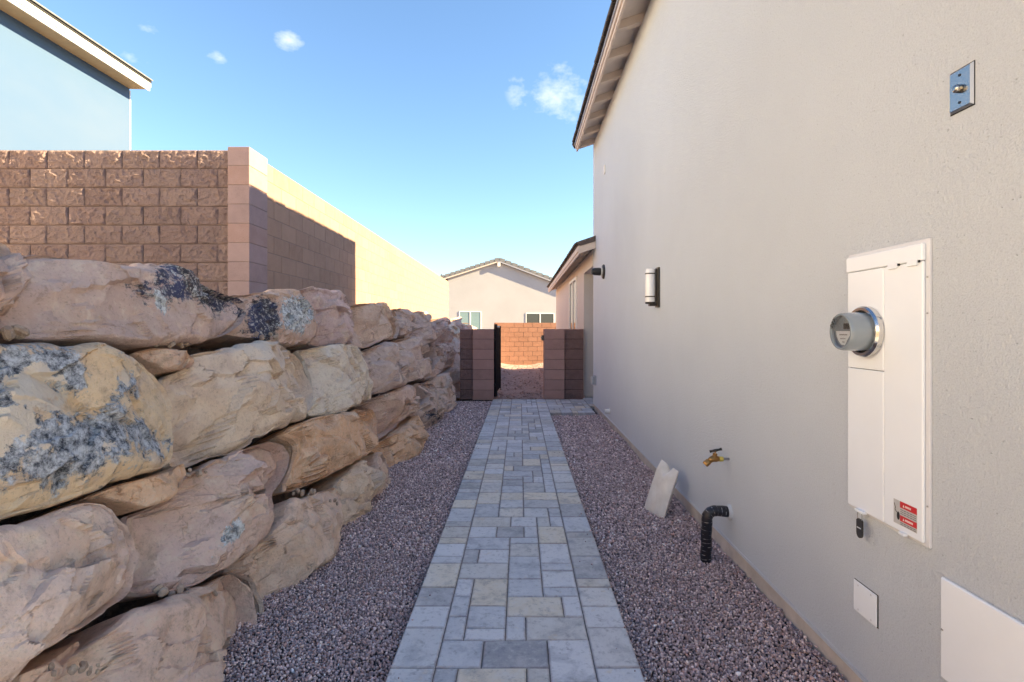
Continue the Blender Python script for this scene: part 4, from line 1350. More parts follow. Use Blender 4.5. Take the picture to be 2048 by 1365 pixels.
# ------------------------------------------------------------------ the house on the right
hs = thing("stucco_house", "off white stucco house with overhanging eaves along the paver path", "house", (1.36, 5, 0))
XW = 1.36
YE = 9.82
mw = put("main_wall", *box(XW, 11.0, 0.75, YE, 0.062, 4.86), M_STUCCO, hs)
put("gable_wall", *prism([(XW, 4.862), (11.0, 4.862), (6.18, 6.47)], 1, 0.75, YE), M_STUCCO, hs)
put("foundation", *box(XW + 0.014, 10.98, 0.77, YE - 0.02, -0.42, 0.0615), M_FOUND, hs)
put("weep_screed", *box(XW - 0.006, XW + 0.012, 0.75, YE + 0.006, 0.056, 0.072), M_STUCCO, hs)
# eave: rafters, deck, fascia, drip edge, tiles
PT = 0.334


def eave_z(x, z0):
    return z0 + (x - XW) * PT


ZW = 4.845         # soffit at the wall
OX = 1.045         # outer face of the fascia
put("soffit", *prism([(OX + 0.03, eave_z(OX + 0.03, ZW) + 0.10), (XW + 0.1, eave_z(XW + 0.1, ZW) + 0.10), (XW + 0.1, eave_z(XW + 0.1, ZW) + 0.125), (OX + 0.03, eave_z(OX + 0.03, ZW) + 0.125)], 1, 0.45, YE), M_SOFFIT, hs)
y = 9.78
while y > 0.8:
    put("rafter_tail", *prism([(OX + 0.032, eave_z(OX + 0.032, ZW) + 0.005), (XW + 0.02, eave_z(XW + 0.02, ZW) + 0.005), (XW + 0.02, eave_z(XW + 0.02, ZW) + 0.099), (OX + 0.032, eave_z(OX + 0.032, ZW) + 0.099)], 1, y - 0.09, y), M_TRIM, hs)
    y -= 0.64
ZFB = eave_z(OX, ZW) - 0.01
put("fascia", *box(OX, OX + 0.03, 0.45, YE + 0.005, ZFB, ZFB + 0.125, 0.002), M_TRIM, hs)
put("fascia", *box(OX - 0.018, OX - 0.0005, 0.45, YE + 0.005, ZFB + 0.045, ZFB + 0.135, 0.002), M_TRIM, hs)
put("drip_edge", *box(OX - 0.034, OX - 0.019, 0.45, YE + 0.006, ZFB + 0.105, ZFB + 0.150), M_DRIP, hs)
zr = ZFB + 0.145
put("roof", *prism([(OX - 0.02, zr), (6.18, zr + (6.18 - OX) * PT), (11.35, zr), (11.35, zr + 0.05), (6.18, zr + (6.18 - OX) * PT + 0.06), (OX - 0.02, zr + 0.05)], 1, 0.45, YE + 0.03), M_TILE_DARK, hs)
tm = mk("roof_tile", box(-0.06, 0.36, -0.158, 0.158, 0.0, 0.032, 0.006), M_TILE_DARK)
k = 0
y = YE - 0.13
while y > 3.6:
    put_shared("roof_tile", tm, (OX - 0.012, y, zr + 0.045 + rw_.uniform(-0.004, 0.006)), hs, (rw_.uniform(-0.02, 0.05), -math.atan(PT), 0))
    y -= 0.325
put("roof_tile", *prism([(OX - 0.075, zr + 0.0), (OX - 0.035, zr - 0.075), (OX + 0.0, zr - 0.07), (OX + 0.05, zr + 0.075), (OX - 0.06, zr + 0.07)], 1, YE + 0.006, YE + 0.05), M_TILE_DARK, hs)

# lower wing beyond the side door
XG = 1.343
YJ = 11.12
YW1 = 19.7
wz = 2.90
put("wing_wall", *box(XG, 9.0, YJ, YW1, 0.035, wz), M_WING, hs)
put("door_header", *box(XG, 2.2, YE + 0.002, YJ - 0.002, 2.60, wz), M_WING, hs)
put("alcove_wall", *box(2.05, 2.2, YE + 0.002, YJ - 0.002, 0.0, 2.598), M_STUCCO, hs)
put("jamb_base", *box(XG + 0.02, 2.04, YJ - 0.012, YJ + 0.2, -0.03, 0.034), M_FOUND, hs)
YN, YF2 = 9.50, 19.75
wo_x = 1.062


def wz_at(x):
    return wz - 0.005 + (x - XG) * PT


put("wing_soffit", *prism([(wo_x + 0.03, wz_at(wo_x + 0.03) + 0.09), (XG + 0.1, wz_at(XG + 0.1) + 0.09), (XG + 0.1, wz_at(XG + 0.1) + 0.112), (wo_x + 0.03, wz_at(wo_x + 0.03) + 0.112)], 1, YE + 0.004, YF2), M_SOFFIT, hs)
put("wing_soffit", *prism([(wo_x + 0.03, wz_at(wo_x + 0.03) + 0.09), (XW - 0.003, wz_at(XW - 0.003) + 0.09), (XW - 0.003, wz_at(XW - 0.003) + 0.112), (wo_x + 0.03, wz_at(wo_x + 0.03) + 0.112)], 1, YN + 0.03, YE + 0.003), M_SOFFIT, hs)
y = YN + 0.75
while y < YF2:
    put("rafter_tail", *prism([(wo_x + 0.032, wz_at(wo_x + 0.032) + 0.0), (XG - 0.001, wz_at(XG) + 0.0), (XG - 0.001, wz_at(XG) + 0.088), (wo_x + 0.032, wz_at(wo_x + 0.032) + 0.088)], 1, y - 0.07, y), M_TRIM, hs)
    y += 0.61
zf = wz_at(wo_x) - 0.012
put("fascia", *box(wo_x, wo_x + 0.03, YN + 0.032, YF2, zf, zf + 0.13, 0.002), M_TRIM, hs)
put("fascia", *box(wo_x - 0.018, wo_x - 0.0006, YN + 0.032, YF2, zf + 0.05, zf + 0.145, 0.002), M_TRIM, hs)
# barge board closing the near end
put("barge_board", *prism([(wo_x - 0.004, zf), (XW - 0.003, zf + (XW - wo_x) * PT), (XW - 0.003, zf + (XW - wo_x) * PT + 0.135), (wo_x - 0.018, zf + 0.135)], 1, YN, YN + 0.0315), M_TRIM, hs)
zr2 = zf + 0.15
put("wing_roof", *prism([(wo_x - 0.03, zr2), (5.2, zr2 + (5.2 - wo_x) * PT), (9.3, zr2), (9.3, zr2 + 0.04), (5.2, zr2 + (5.2 - wo_x) * PT + 0.045), (wo_x - 0.03, zr2 + 0.04)], 1, YE + 0.05, YF2), M_TILE_DARK, hs)
put("wing_roof", *prism([(wo_x - 0.03, zr2), (XW - 0.004, zr2 + (XW - wo_x) * PT), (XW - 0.004, zr2 + (XW - wo_x) * PT + 0.045), (wo_x - 0.03, zr2 + 0.04)], 1, YN + 0.02, YE + 0.049), M_TILE_DARK, hs)
fl = put("rake_flashing", *prism([(wo_x + 0.014, zf + 0.138), (XW - 0.004, zf + 0.138 + (XW - wo_x) * PT - 0.012), (XW - 0.004, zr2 + (XW - wo_x) * PT + 0.075), (wo_x - 0.058, zr2 + 0.055)], 1, YN - 0.018, YN + 0.018), M_FLASH, hs)
for k in (0.35, 0.65):
    xx = wo_x + (XW - wo_x) * k
    put("flashing_nail", *lathe((xx, YN - 0.0185, zf + 0.205 + (xx - wo_x) * PT), (0, -1, 0), [(0, 0.007), (0.003, 0.005)], 10), M_STEEL_DULL, hs)
y = YN + 0.2
while y < YF2:
    put_shared("roof_tile", tm, (wo_x - 0.014, y, zr2 + 0.036 + rw_.uniform(-0.003, 0.005)), hs, (rw_.uniform(-0.02, 0.04), -math.atan(PT), 0))
    y += 0.325
# window of the wing
wy0, wy1, wz0, wz1 = 12.45, 14.05, 1.15, 2.67
wn_ = put("window", *join(box(XG - 0.035, XG + 0.02, wy0, wy0 + 0.06, wz0, wz1, 0.004), box(XG - 0.035, XG + 0.02, wy1 - 0.06, wy1, wz0, wz1, 0.004), box(XG - 0.034, XG + 0.02, wy0 + 0.06, wy1 - 0.06, wz1 - 0.06, wz1, 0.004),
                          box(XG - 0.034, XG + 0.02, wy0 + 0.06, wy1 - 0.06, wz0, wz0 + 0.06, 0.004), box(XG - 0.03, XG + 0.02, (wy0 + wy1) / 2 - 0.03, (wy0 + wy1) / 2 + 0.03, wz0 + 0.06, wz1 - 0.06, 0.003)), M_WFRAME, hs)
for a, b in ((wy0 + 0.06, (wy0 + wy1) / 2 - 0.03), ((wy0 + wy1) / 2 + 0.03, wy1 - 0.06)):
    put("pane", *box(XG - 0.015, XG - 0.009, a, b, wz0 + 0.06, wz1 - 0.06), M_PANE_DARK, wn_)

# ------------------------------------------------------------------ things fixed to the house wall
# electric panel
pt = thing("electric_cabinet", "tall white electric service cabinet with a round meter socket and warning sticker", "electric cabinet", (XW, 1.95, 1.2))
pz0, pz1 = 0.735, 1.728
PX = XW - 0.022
put("flange", *box(XW - 0.010, XW - 0.0005, 1.744, 2.172, pz0 - 0.012, pz1 + 0.02, 0.001), M_PANEL_GREY, pt)
put("top_hood", *box(PX - 0.004, XW - 0.0105, 1.757, 2.164, pz1 - 0.052, pz1 + 0.006, 0.003), M_PANEL, pt)
put("breaker_door", *box(PX, XW - 0.0105, 1.759, 1.946, pz0, pz1 - 0.0535, 0.003), M_PANEL, pt)
mc = put("meter_cover", *box(PX, XW - 0.0105, 1.9485, 2.160, 1.292, pz1 - 0.0535, 0.003), M_PANEL, pt)
put("lower_cover", *box(PX, XW - 0.0105, 1.9485, 2.160, pz0, 1.2895, 0.003), M_PANEL, pt)
put("gap_shadow_strip", *box(XW - 0.014, XW - 0.0104, 1.763, 2.155, pz0 + 0.004, pz1 + 0.0055), M_GAP, pt)
for yy_ in (1.80, 1.895):
    put("hood_clip", *join(box(PX - 0.0075, PX - 0.0005, yy_ - 0.022, yy_ + 0.022, pz1 - 0.066, pz1 - 0.044, 0.001), box(PX - 0.008, PX - 0.0002, yy_ - 0.026, yy_ - 0.022, pz1 - 0.062, pz1 - 0.05, 0.0)), M_PANEL, pt)
    put("clip_slot", *box(PX - 0.0052, PX - 0.001, yy_ - 0.034, yy_ - 0.0265, pz1 - 0.058, pz1 - 0.050), M_GAP, pt)
put("latch_tab", *box(PX - 0.012, PX + 0.004, 1.83, 1.855, pz0 - 0.006, pz0 + 0.004, 0.001), M_PANEL, pt)
put("latch_tab", *box(PX - 0.014, PX + 0.004, 2.045, 2.095, pz0 - 0.006, pz0 + 0.004, 0.001), M_PANEL, pt)
for z in (0.86, 1.62, 1.50):
    put("screw", *lathe((XW - 0.0105, 1.751, z), (-1, 0, 0), [(0, 0.003), (0.002, 0.003), (0.003, 0.002)], 10), M_STEEL_DULL, pt)

# sticker: silver plate, two red bands, pictogram
stX = PX - 0.0006
sy1, sy0, sz0, sz1 = 1.893, 1.782, 0.758, 0.842       # far edge, near edge


def sk(a, b, c, d, lift, mat, par, nm):
    """rectangle on the panel face; a,b along the face (0 far, 1 near), c,d up (0 bottom, 1 top)"""
    return put(nm, *box(stX - lift, stX, sy1 - (sy1 - sy0) * b, sy1 - (sy1 - sy0) * a, sz0 + (sz1 - sz0) * c, sz0 + (sz1 - sz0) * d), mat, par)


st = sk(0, 1, 0, 1, 0.0004, M_SILVER, pt, "warning_sticker")
for c, d in ((0.74, 1.0), (0.18, 0.42)):
    sk(0.29, 1, c, d, 0.0008, M_RED, st, "red_band")
tv, tf = [], []
for c in (0.86, 0.30):
    yb = sy1 - (sy1 - sy0) * 0.45
    zb = sz0 + (sz1 - sz0) * c
    tv.append(([(stX - 0.0011, yb + 0.004, zb - 0.005), (stX - 0.0011, yb - 0.004, zb - 0.005), (stX - 0.0011, yb, zb + 0.005)], [(0, 1, 2)]))
    for k in range(6 if c > 0.5 else 8):
        y0_ = yb - 0.008 - k * 0.0046
        tv.append(box(stX - 0.0012, stX - 0.0009, y0_ - 0.003, y0_, zb - 0.0035, zb + 0.0035))
put("printed_words", *join(*tv), M_WHITE, st, kind='stuff')
tv = []
for c in (0.66, 0.58, 0.50, 0.12, 0.05):
    for k in range(5):
        a = 0.31 + k * 0.135
        tv.append(box(stX - 0.0010, stX - 0.0007, sy1 - (sy1 - sy0) * (a + 0.115), sy1 - (sy1 - sy0) * a, sz0 + (sz1 - sz0) * (c - 0.018), sz0 + (sz1 - sz0) * (c + 0.018)))
put("fine_print", *join(*tv), M_INKGREY, st, kind='stuff')
hb = lathe((stX - 0.0004, sy1 - 0.0235, sz0 + 0.030), (-1, 0, 0), [(0, 0.0098), (0.0007, 0.0096)], 20)
hb = ([(x, (y_ - (sy1 - 0.0235)) * 0.72 + (sy1 - 0.0235), (z_ - sz0 - 0.030) * 1.5 + sz0 + 0.030) for x, y_, z_ in hb[0]], hb[1])
put("shock_pictogram", *join(hb, tube([(stX - 0.0008, sy1 - 0.004, sz0 + 0.070), (stX - 0.0008, sy1 - 0.010, sz0 + 0.055), (stX - 0.0008, sy1 - 0.008, sz0 + 0.048), (stX - 0.0008, sy1 - 0.016, sz0 + 0.040)], 0.0011, 5)), M_INK, st)

# electric meter
MC = Vector((PX, 2.036, 1.437))
mt_ = thing("electric_meter", "round grey electric meter with lcd face plugged into the white panel", "electric meter", MC)
put("sealing_ring", *lathe(MC, (-1, 0, 0), [(0.0005, 0.090), (0.004, 0.098), (0.022, 0.098), (0.030, 0.092), (0.030, 0.082), (0.012, 0.080)], 56), M_CHROME, mt_, smooth=True)
mr = bpy.data.objects["sealing_ring"]
mr.data.set_sharp_from_angle(angle=math.radians(30))
put("socket_well", *lathe(MC, (-1, 0, 0), [(0.0, 0.081), (0.0125, 0.081)], 40), M_GAP, mt_)
b_ = put("meter_body", *lathe(MC, (-1, 0, 0), [(0.0126, 0.074), (0.03, 0.075), (0.085, 0.073), (0.102, 0.071), (0.1065, 0.068), (0.1065, 0.0625), (0.100, 0.0615), (0.090, 0.0605)], 56), M_METERBODY, mt_, smooth=True)
b_.data.set_sharp_from_angle(angle=math.radians(40))
FX = PX - 0.0905
put("meter_face", *lathe((FX + 0.004, MC.y, MC.z), (-1, 0, 0), [(0, 0.0604), (0.003, 0.0604)], 40), M_METERFACE, mt_)
# printed shield plate on the lower half
shield = []
for k in range(11):
    a = math.pi + math.pi * k / 10
    shield.append((0.050 * math.cos(a) * (0.86 if k not in (0, 10) else 1.0), 0.054 * math.sin(a)))
shield = [(-0.05, 0.0), (-0.046, -0.02), (-0.034, -0.038), (-0.018, -0.052), (0.004, -0.054), (0.022, -0.030), (0.04, -0.012), (0.05, 0.0)]
put("meter_label", *prism([(MC.y - p, MC.z + q + 0.002) for p, q in shield], 0, FX - 0.001, FX + 0.001), M_METERLABEL, mt_)
put("lcd_display", *box(FX - 0.006, FX + 0.001, MC.y - 0.034, MC.y - 0.004, MC.z + 0.010, MC.z + 0.032, 0.001), M_LCD, mt_)
put("printed_marks", *join(box(FX - 0.0016, FX - 0.0009, MC.y - 0.022, MC.y + 0.028, MC.z - 0.014, MC.z - 0.010), box(FX - 0.0016, FX - 0.0009, MC.y - 0.005, MC.y + 0.009, MC.z - 0.042, MC.z - 0.038),
                           *[box(FX - 0.0016, FX - 0.0009, MC.y + 0.018 - 0.007 * k, MC.y + 0.022 - 0.007 * k, MC.z - 0.029, MC.z - 0.025) for k in range(5)],
                           *[box(FX + 0.0002, FX + 0.0009, MC.y - 0.028 + 0.006 * k, MC.y - 0.024 + 0.006 * k, MC.z + 0.038, MC.z + 0.0405) for k in range(6)]), M_INKGREY, mt_, kind='stuff')
# handwriting on the rim of the cover: "5484"
CX = PX - 0.1070


def pen(pts):
    return tube([(CX, MC.y - p, MC.z + q) for p, q in pts], 0.0016, 5)


def glyph(lines, o, sc=0.0105, an=0.62):
    r = []
    ca, sa = math.cos(an), math.sin(an)
    for ln in lines:
        r.append(pen([(o[0] + sc * (x * ca - y_ * sa), o[1] + sc * (x * sa + y_ * ca)) for x, y_ in ln]))
    return r


g5 = [[(0.8, 1.4), (0.1, 1.4), (0.05, 0.8), (0.6, 0.85), (0.8, 0.4), (0.4, 0.0), (0.0, 0.15)]]
gu = [[(0.0, 0.9), (0.1, 0.1), (0.5, 0.0), (0.7, 0.9)], [(0.7, 0.9), (0.8, 0.0)]]
gd = [[(0.0, 0.6), (0.6, 0.7)]]
g8 = [[(0.7, 1.2), (0.3, 1.4), (0.2, 1.0), (0.7, 0.5), (0.5, 0.0), (0.1, 0.2), (0.3, 0.7), (0.7, 1.2)]]
gy = [[(0.0, 1.3), (0.4, 0.8)], [(0.9, 1.5), (0.3, 0.0)]]
hw = []
for gl, o_ in ((g5, (-0.054, 0.012)), (gd, (-0.049, 0.021)), (g8, (-0.046, 0.025)), (gy, (-0.038, 0.037))):
    hw += glyph(gl, o_)
put("clear_cover", *lathe((CX + 0.0065, MC.y, MC.z), (-1, 0, 0), [(0, 0.0620), (0.002, 0.0620)], 48), M_LENS, mt_)
put("handwritten_number", *join(*hw), M_INK, mt_)

# tag hanging from the lower cover
tg = thing("seal_tag", "small dark padlock tag hanging under the white electric panel", "padlock tag", (PX - 0.008, 2.068, 0.70))
put("wire_loop", *tube([(PX - 0.010, 2.068 + 0.014 * math.cos(a), 0.714 + 0.022 * math.sin(a)) for a in np.linspace(0, 2 * math.pi, 18)], 0.0016, 6), M_STEEL_DULL, tg)
pts = [(2.068 + 0.017 * sx, z) for sx, z in ((-1, 0.698), (-1, 0.650))] + [(2.068 + 0.017 * math.cos(a), 0.650 + 0.02 * math.sin(a)) for a in np.linspace(math.pi, 2 * math.pi, 9)[1:]] + [(2.085, 0.698), (2.078, 0.704), (2.058, 0.704)]
put("tag_plate", *prism(pts, 0, PX - 0.013, PX - 0.006), simple("tag_dark_plastic", (0.03, 0.03, 0.033), 0.45), tg)
put("tag_print", *box(PX - 0.0136, PX - 0.0129, 2.056, 2.080, 0.668, 0.672), M_PANEL_GREY, tg)

# steel button plate
bpth = thing("button_plate", "brushed steel wall plate with a round push button high on the stucco", "button plate", (XW, 1.625, 2.18))
by0, by1, bz0, bz1 = 1.583, 1.669, 2.122, 2.250
put("plate", *prism([(by0 + 0.006, bz0 + 0.006), (by1 - 0.006, bz0 + 0.006), (by1 - 0.006, bz1 - 0.006), (by0 + 0.006, bz1 - 0.006)], 0, XW - 0.009, XW - 0.008), M_STEEL, bpth)
bv = [(XW - 0.001, by0, bz0), (XW - 0.001, by1, bz0), (XW - 0.001, by1, bz1), (XW - 0.001, by0, bz1), (XW - 0.0088, by0 + 0.006, bz0 + 0.006), (XW - 0.0088, by1 - 0.006, bz0 + 0.006), (XW - 0.0088, by1 - 0.006, bz1 - 0.006), (XW - 0.0088, by0 + 0.006, bz1 - 0.006)]
put("bevelled_edge", bv, [(0, 1, 5, 4), (1, 2, 6, 5), (2, 3, 7, 6), (3, 0, 4, 7)], M_STEEL_DULL, bpth)
cy_, cz_ = (by0 + by1) / 2, (bz0 + bz1) / 2
put("push_button", *lathe((XW - 0.009, cy_, cz_), (-1, 0, 0), [(0, 0.0125), (0.012, 0.0125), (0.016, 0.010), (0.017, 0.004)], 24), M_STEEL, bpth, smooth=True)
for z in (cz_ - 0.042, cz_ + 0.042):
    put("screw", *lathe((XW - 0.009, cy_, z), (-1, 0, 0), [(0, 0.0045), (0.002, 0.004)], 12), M_BLACK, bpth)
put("gasket", *box(XW - 0.0012, XW - 0.0002, by0 - 0.003, by1 + 0.001, bz0 - 0.004, bz1 + 0.002), M_GAP, bpth)

# wall sconce
sc = thing("wall_sconce", "wall sconce with frosted white glass cylinder and dark bronze back plate", "wall lamp", (XW, 5.2, 1.85))
SY = 5.19
put("back_plate", *box(XW - 0.022, XW - 0.0005, SY - 0.055, SY + 0.055, 1.655, 2.045, 0.003), M_DARK, sc)
put("back_plate_rib", *box(XW - 0.034, XW - 0.0225, SY - 0.03, SY + 0.03, 1.67, 2.03, 0.003), M_DARK, sc)
GC = (XW - 0.083, SY, 1.705)
gl_ = put("glass_shade", *lathe(GC, (0, 0, 1), [(0, 0.040), (0.004, 0.046), (0.315, 0.046), (0.325, 0.043), (0.329, 0.030), (0.329, 0.0)], 32), M_FROST, sc, smooth=True)
gl_.data.set_sharp_from_angle(angle=math.radians(35))
for z in (1.760, 1.985):
    put("clasp_band", *join(lathe((GC[0], SY, z - 0.006), (0, 0, 1), [(0, 0.0465), (0, 0.050), (0.011, 0.050), (0.011, 0.0465)], 28), box(XW - 0.040, XW - 0.0345, SY - 0.012, SY + 0.012, z - 0.006, z + 0.006)), M_DARK, sc)
put("lamp_base", *join(lathe((GC[0], SY, 1.690), (0, 0, 1), [(0, 0.046), (0.0145, 0.050)], 28), box(GC[0] - 0.012, XW - 0.0225, SY - 0.03, SY + 0.03, 1.668, 1.6895, 0.002)), M_DARK, sc)

# black flood light near the corner
fl_ = thing("flood_light", "black flood light head on a round wall canopy near the house corner", "flood light", (XW, 8.56, 2.36))
FZ = 2.365
put("canopy", *lathe((XW - 0.0005, 8.56, FZ), (-1, 0, 0), [(0, 0.118), (0.012, 0.118), (0.028, 0.105), (0.034, 0.06)], 36), M_DARK, fl_)
put("gasket_ring", *lathe((XW - 0.0345, 8.56, FZ), (-1, 0, 0), [(0, 0.066), (0.018, 0.066)], 30), M_WHITE, fl_)
put("lamp_head", *lathe((XW - 0.0530, 8.56, FZ), (-1, -0.05, 0.02), [(0, 0.058), (0.02, 0.064), (0.10, 0.060), (0.125, 0.050), (0.145, 0.048), (0.145, 0.036), (0.13, 0.034)], 30), M_BLACK, fl_)

# outlet box, pipe stub, little tab
ob = thing("outlet_box", "small grey weatherproof outlet box at the corner of the stucco wall", "outlet box", (XW, 9.5, 0.5))
put("box_base", *box(XW - 0.03, XW - 0.0005, 9.43, 9.55, 0.43, 0.60, 0.004), M_GREYBOX, ob)
put("bubble_cover", *box(XW - 0.085, XW - 0.0305, 9.437, 9.543, 0.438, 0.592, 0.018), M_GREYBOX, ob)
ps = thing("pipe_stub", "short white plastic pipe stub low on the stucco wall", "pipe", (XW, 8.0, 0.19))
put("pipe", *lathe((XW + 0.01, 8.0, 0.195), (-1, 0, 0), [(0, 0.034), (0.09, 0.034), (0.09, 0.026), (0.07, 0.026)], 22), M_WHITE, ps)
put("escutcheon", *lathe((XW - 0.0005, 8.0, 0.195), (-1, 0, 0), [(0, 0.048), (0.008, 0.044)], 22), M_WHITE, ps)
tb = put("white_tab", *box(XW - 0.02, XW - 0.0005, 8.42, 8.50, 3.92, 4.05, 0.003), M_WHITE)
tb['label'] = "tiny white vent tab high on the stucco wall under the eave"
tb['category'] = "vent tab"

# brass hose bibb
hbb = thing("hose_bibb", "brass garden faucet with a black handle sticking out of the stucco", "faucet", (XW, 3.44, 0.61))
A0 = Vector((XW, 3.44, 0.600))
put("supply_pipe", *tube([A0 + Vector((0.01, 0, 0.0)), A0 + Vector((-0.045, 0, 0.0))], 0.008, 10), M_STEEL_DULL, hbb)
put("thread_fitting", *lathe(A0 + Vector((-0.040, 0, 0)), (-1, 0, 0), [(0, 0.016), (0.026, 0.018)], 6), M_YELLOW, hbb)
put("valve_body", *join(tube([A0 + Vector((-0.066, 0, 0)), A0 + Vector((-0.085, 0, 0.002)), A0 + Vector((-0.10, 0, 0.004)), A0 + Vector((-0.118, 0, -0.004)), A0 + Vector((-0.135, 0, -0.018))], [0.016, 0.022, 0.023, 0.019, 0.016], 14),
                        tube([A0 + Vector((-0.098, 0, 0.01)), A0 + Vector((-0.092, 0, 0.030))], [0.016, 0.012], 12)), M_BRASS, hbb, smooth=True)
put("spout_collar", *tube([A0 + Vector((-0.132, 0, -0.015)), A0 + Vector((-0.150, 0, -0.030)), A0 + Vector((-0.158, 0, -0.038))], [0.020, 0.021, 0.018], 12), M_BRASS, hbb)
put("bonnet_nut", *lathe(A0 + Vector((-0.0925, 0, 0.026)), (0.22, 0, 1), [(0, 0.016), (0.012, 0.016)], 6), M_BRASS, hbb)
put("stem", *tube([A0 + Vector((-0.0915, 0, 0.037)), A0 + Vector((-0.088, 0, 0.056))], 0.005, 8), M_BRASS, hbb)
put("handle", *join(tube([A0 + Vector((-0.122, 0.012, 0.046)), A0 + Vector((-0.106, 0.006, 0.051)), A0 + Vector((-0.088, 0, 0.056)), A0 + Vector((-0.068, -0.006, 0.062)), A0 + Vector((-0.052, -0.012, 0.068))], [0.010, 0.007, 0.010, 0.007, 0.010], 10)), M_BLACK, hbb, smooth=True)

# wrapped refrigerant pipe
wp = thing("wrapped_pipe", "black taped pipe elbow coming out of the wall and going into gravel", "pipe", (1.25, 3.42, -0.05))
Yp = 3.42
cl = [(XW + 0.01, Yp, 0.262), (XW - 0.05, Yp, 0.268), (XW - 0.085, Yp, 0.270)]
for a in np.linspace(0, math.pi / 2, 9):
    cl.append((XW - 0.10 - 0.055 * math.sin(a), Yp - 0.004 * a, 0.215 + 0.055 * math.cos(a)))
for k in range(1, 16):
    cl.append((XW - 0.155 - 0.006 * k / 15 + 0.002 * math.sin(k), Yp - 0.006, 0.215 - 0.31 * k / 15))
# denser
vt, ft = tube(cl, [0.034 + 0.0012 * math.sin(i * 2.3) for i in range(len(cl))], 22)
po = put("taped_pipe", vt, ft, M_TAPE, wp, smooth=True)
acc = [0.0]
for i in range(1, len(cl)):
    acc.append(acc[-1] + (Vector(cl[i]) - Vector(cl[i - 1])).length)
at = po.data.attributes.new("along", 'FLOAT', 'POINT')
at.data.foreach_set("value", np.repeat(np.array(acc, dtype=np.float32), 22))
put("wall_seal", *lathe((XW - 0.0005, Yp, 0.262), (-1, 0, 0), [(0, 0.050), (0.006, 0.048), (0.02, 0.041)], 24), M_STUCCO, wp)

# insulated faucet bag leaning on the wall
bgt = thing("insulation_bag", "cream padded pouch leaning on the wall in the gravel below the faucet", "pouch", (1.12, 4.35, -0.05))


def bag():
    nu, nv = 18, 26
    wv = Vector((0.085, -0.245, 0))
    L = wv.length
    wd = wv.normalized()
    nd = Vector((0.0, 0.0, 1)).cross(wd)
    if nd.x > 0:
        nd = -nd                    # outward: away from the wall
    base = Vector((1.055, 4.43, -0.055))
    lean = Vector((0.135, 0.05, 0))
    vs = []
    for side in (1, -1):
        for j in range(nv + 1):
            t_ = j / nv
            for i in range(nu + 1):
                s_ = i / nu
                # outline: waist narrower at the top with two ears
                notch = max(0.0, 1 - abs(s_ - 0.52) / 0.20)
                ear = 0.355 + 0.040 * (1 - s_)
                w_ = 1.0 - 0.10 * t_
                sx = (s_ - 0.5) * w_ + 0.5
                kt = min(1.0, max(0.0, (t_ - 0.66) / 0.34))
                z = t_ * ear - 0.062 * notch * kt * kt
                th_ = 0.058 * (1 - abs(2 * s_ - 1) ** 5) ** 0.5 * (min(1, (1 - t_) / 0.16) ** 0.6) * (0.72 + 0.28 * min(1, t_ / 0.10)) + 0.004
                wr = 0.0025 * math.sin(14 * s_ + 9 * t_) * math.sin(math.pi * s_)
                th_ = th_ * 1.25
                p = base + wd * (L * sx) + lean * (t_ ** 1.1) + Vector((0, 0, z)) + nd * (side * th_ * 0.55 + (wr if side > 0 else 0))
                vs.append(tuple(p))
    fs_ = []
    n1 = (nu + 1) * (nv + 1)
    for sd_ in (0, 1):
        for j in range(nv):
            for i in range(nu):
                a = sd_ * n1 + j * (nu + 1) + i
                q = [a, a + 1, a + nu + 2, a + nu + 1]
                fs_.append(q if sd_ else q[::-1])
    ring = [j * (nu + 1) for j in range(nv + 1)] + [nv * (nu + 1) + i for i in range(1, nu + 1)] + [j * (nu + 1) + nu for j in range(nv - 1, -1, -1)] + [i for i in range(nu - 1, 0, -1)]
    for k in range(len(ring)):
        a, b = ring[k], ring[(k + 1) % len(ring)]
        fs_.append([a, b, b + n1, a + n1])
    o = put("padded_body", vs, fs_, M_BAG, bgt, smooth=True)
    o.data.set_sharp_from_angle(angle=math.radians(50))
    seam = [Vector(vs[j * (nu + 1) + nu]) * 0.5 + Vector(vs[n1 + j * (nu + 1) + nu]) * 0.5 + wd * 0.002 for j in range(nv + 1)]
    put("seam", *tube(seam, 0.004, 6), M_TRIM, bgt)
    hem = [Vector(vs[i]) * 0.5 + Vector(vs[n1 + i]) * 0.5 + nd * 0.012 + Vector((0, 0, 0.008)) for i in range(nu + 1)]
    put("hem", *tube(hem, 0.010, 8), M_BAG, bgt)


bag()

# blank cover plates
cp = thing("cover_plate", "small square white blank cover plate low on the stucco wall", "cover plate", (XW, 2.08, 0.37))
put("plate", *box(XW - 0.007, XW - 0.0012, 2.010, 2.147, 0.312, 0.434, 0.002), M_COVER, cp)
put("shadow_gap", *box(XW - 0.0012, XW - 0.0002, 2.006, 2.149, 0.309, 0.436), M_GAP, cp)
for yy_ in (2.04, 2.117):
    for z in (0.325, 0.421):
        put("screw", *lathe((XW - 0.007, yy_, z), (-1, 0, 0), [(0, 0.004), (0.0012, 0.0035)], 10), M_PANEL_GREY, cp)
wpn = thing("access_panel", "large white flat access panel low on the stucco wall beside the cover plate", "access panel", (XW, 1.45, 0.5))
put("panel_sheet", *box(XW - 0.014, XW - 0.001, 1.18, 1.695, 0.335, 0.655, 0.004), M_COVER, wpn)
put("panel_latch", *box(XW - 0.016, XW - 0.0145, 1.682, 1.690, 0.487, 0.492), M_STEEL_DULL, wpn)

# ------------------------------------------------------------------ far gabled house
fh = thing("gabled_house", "pale gabled house with grey tile roof beyond the orange yard wall", "house", (-1, 42, -0.4))
FY = 42.0
FPV = Vector((-1.7, FY, 0))
FR = 13.0


def fx(u):
    return (u - 1040) * FY / 1058.0


def fzv(v):
    return CAMZ - (v - 657) * FY / 1058.0


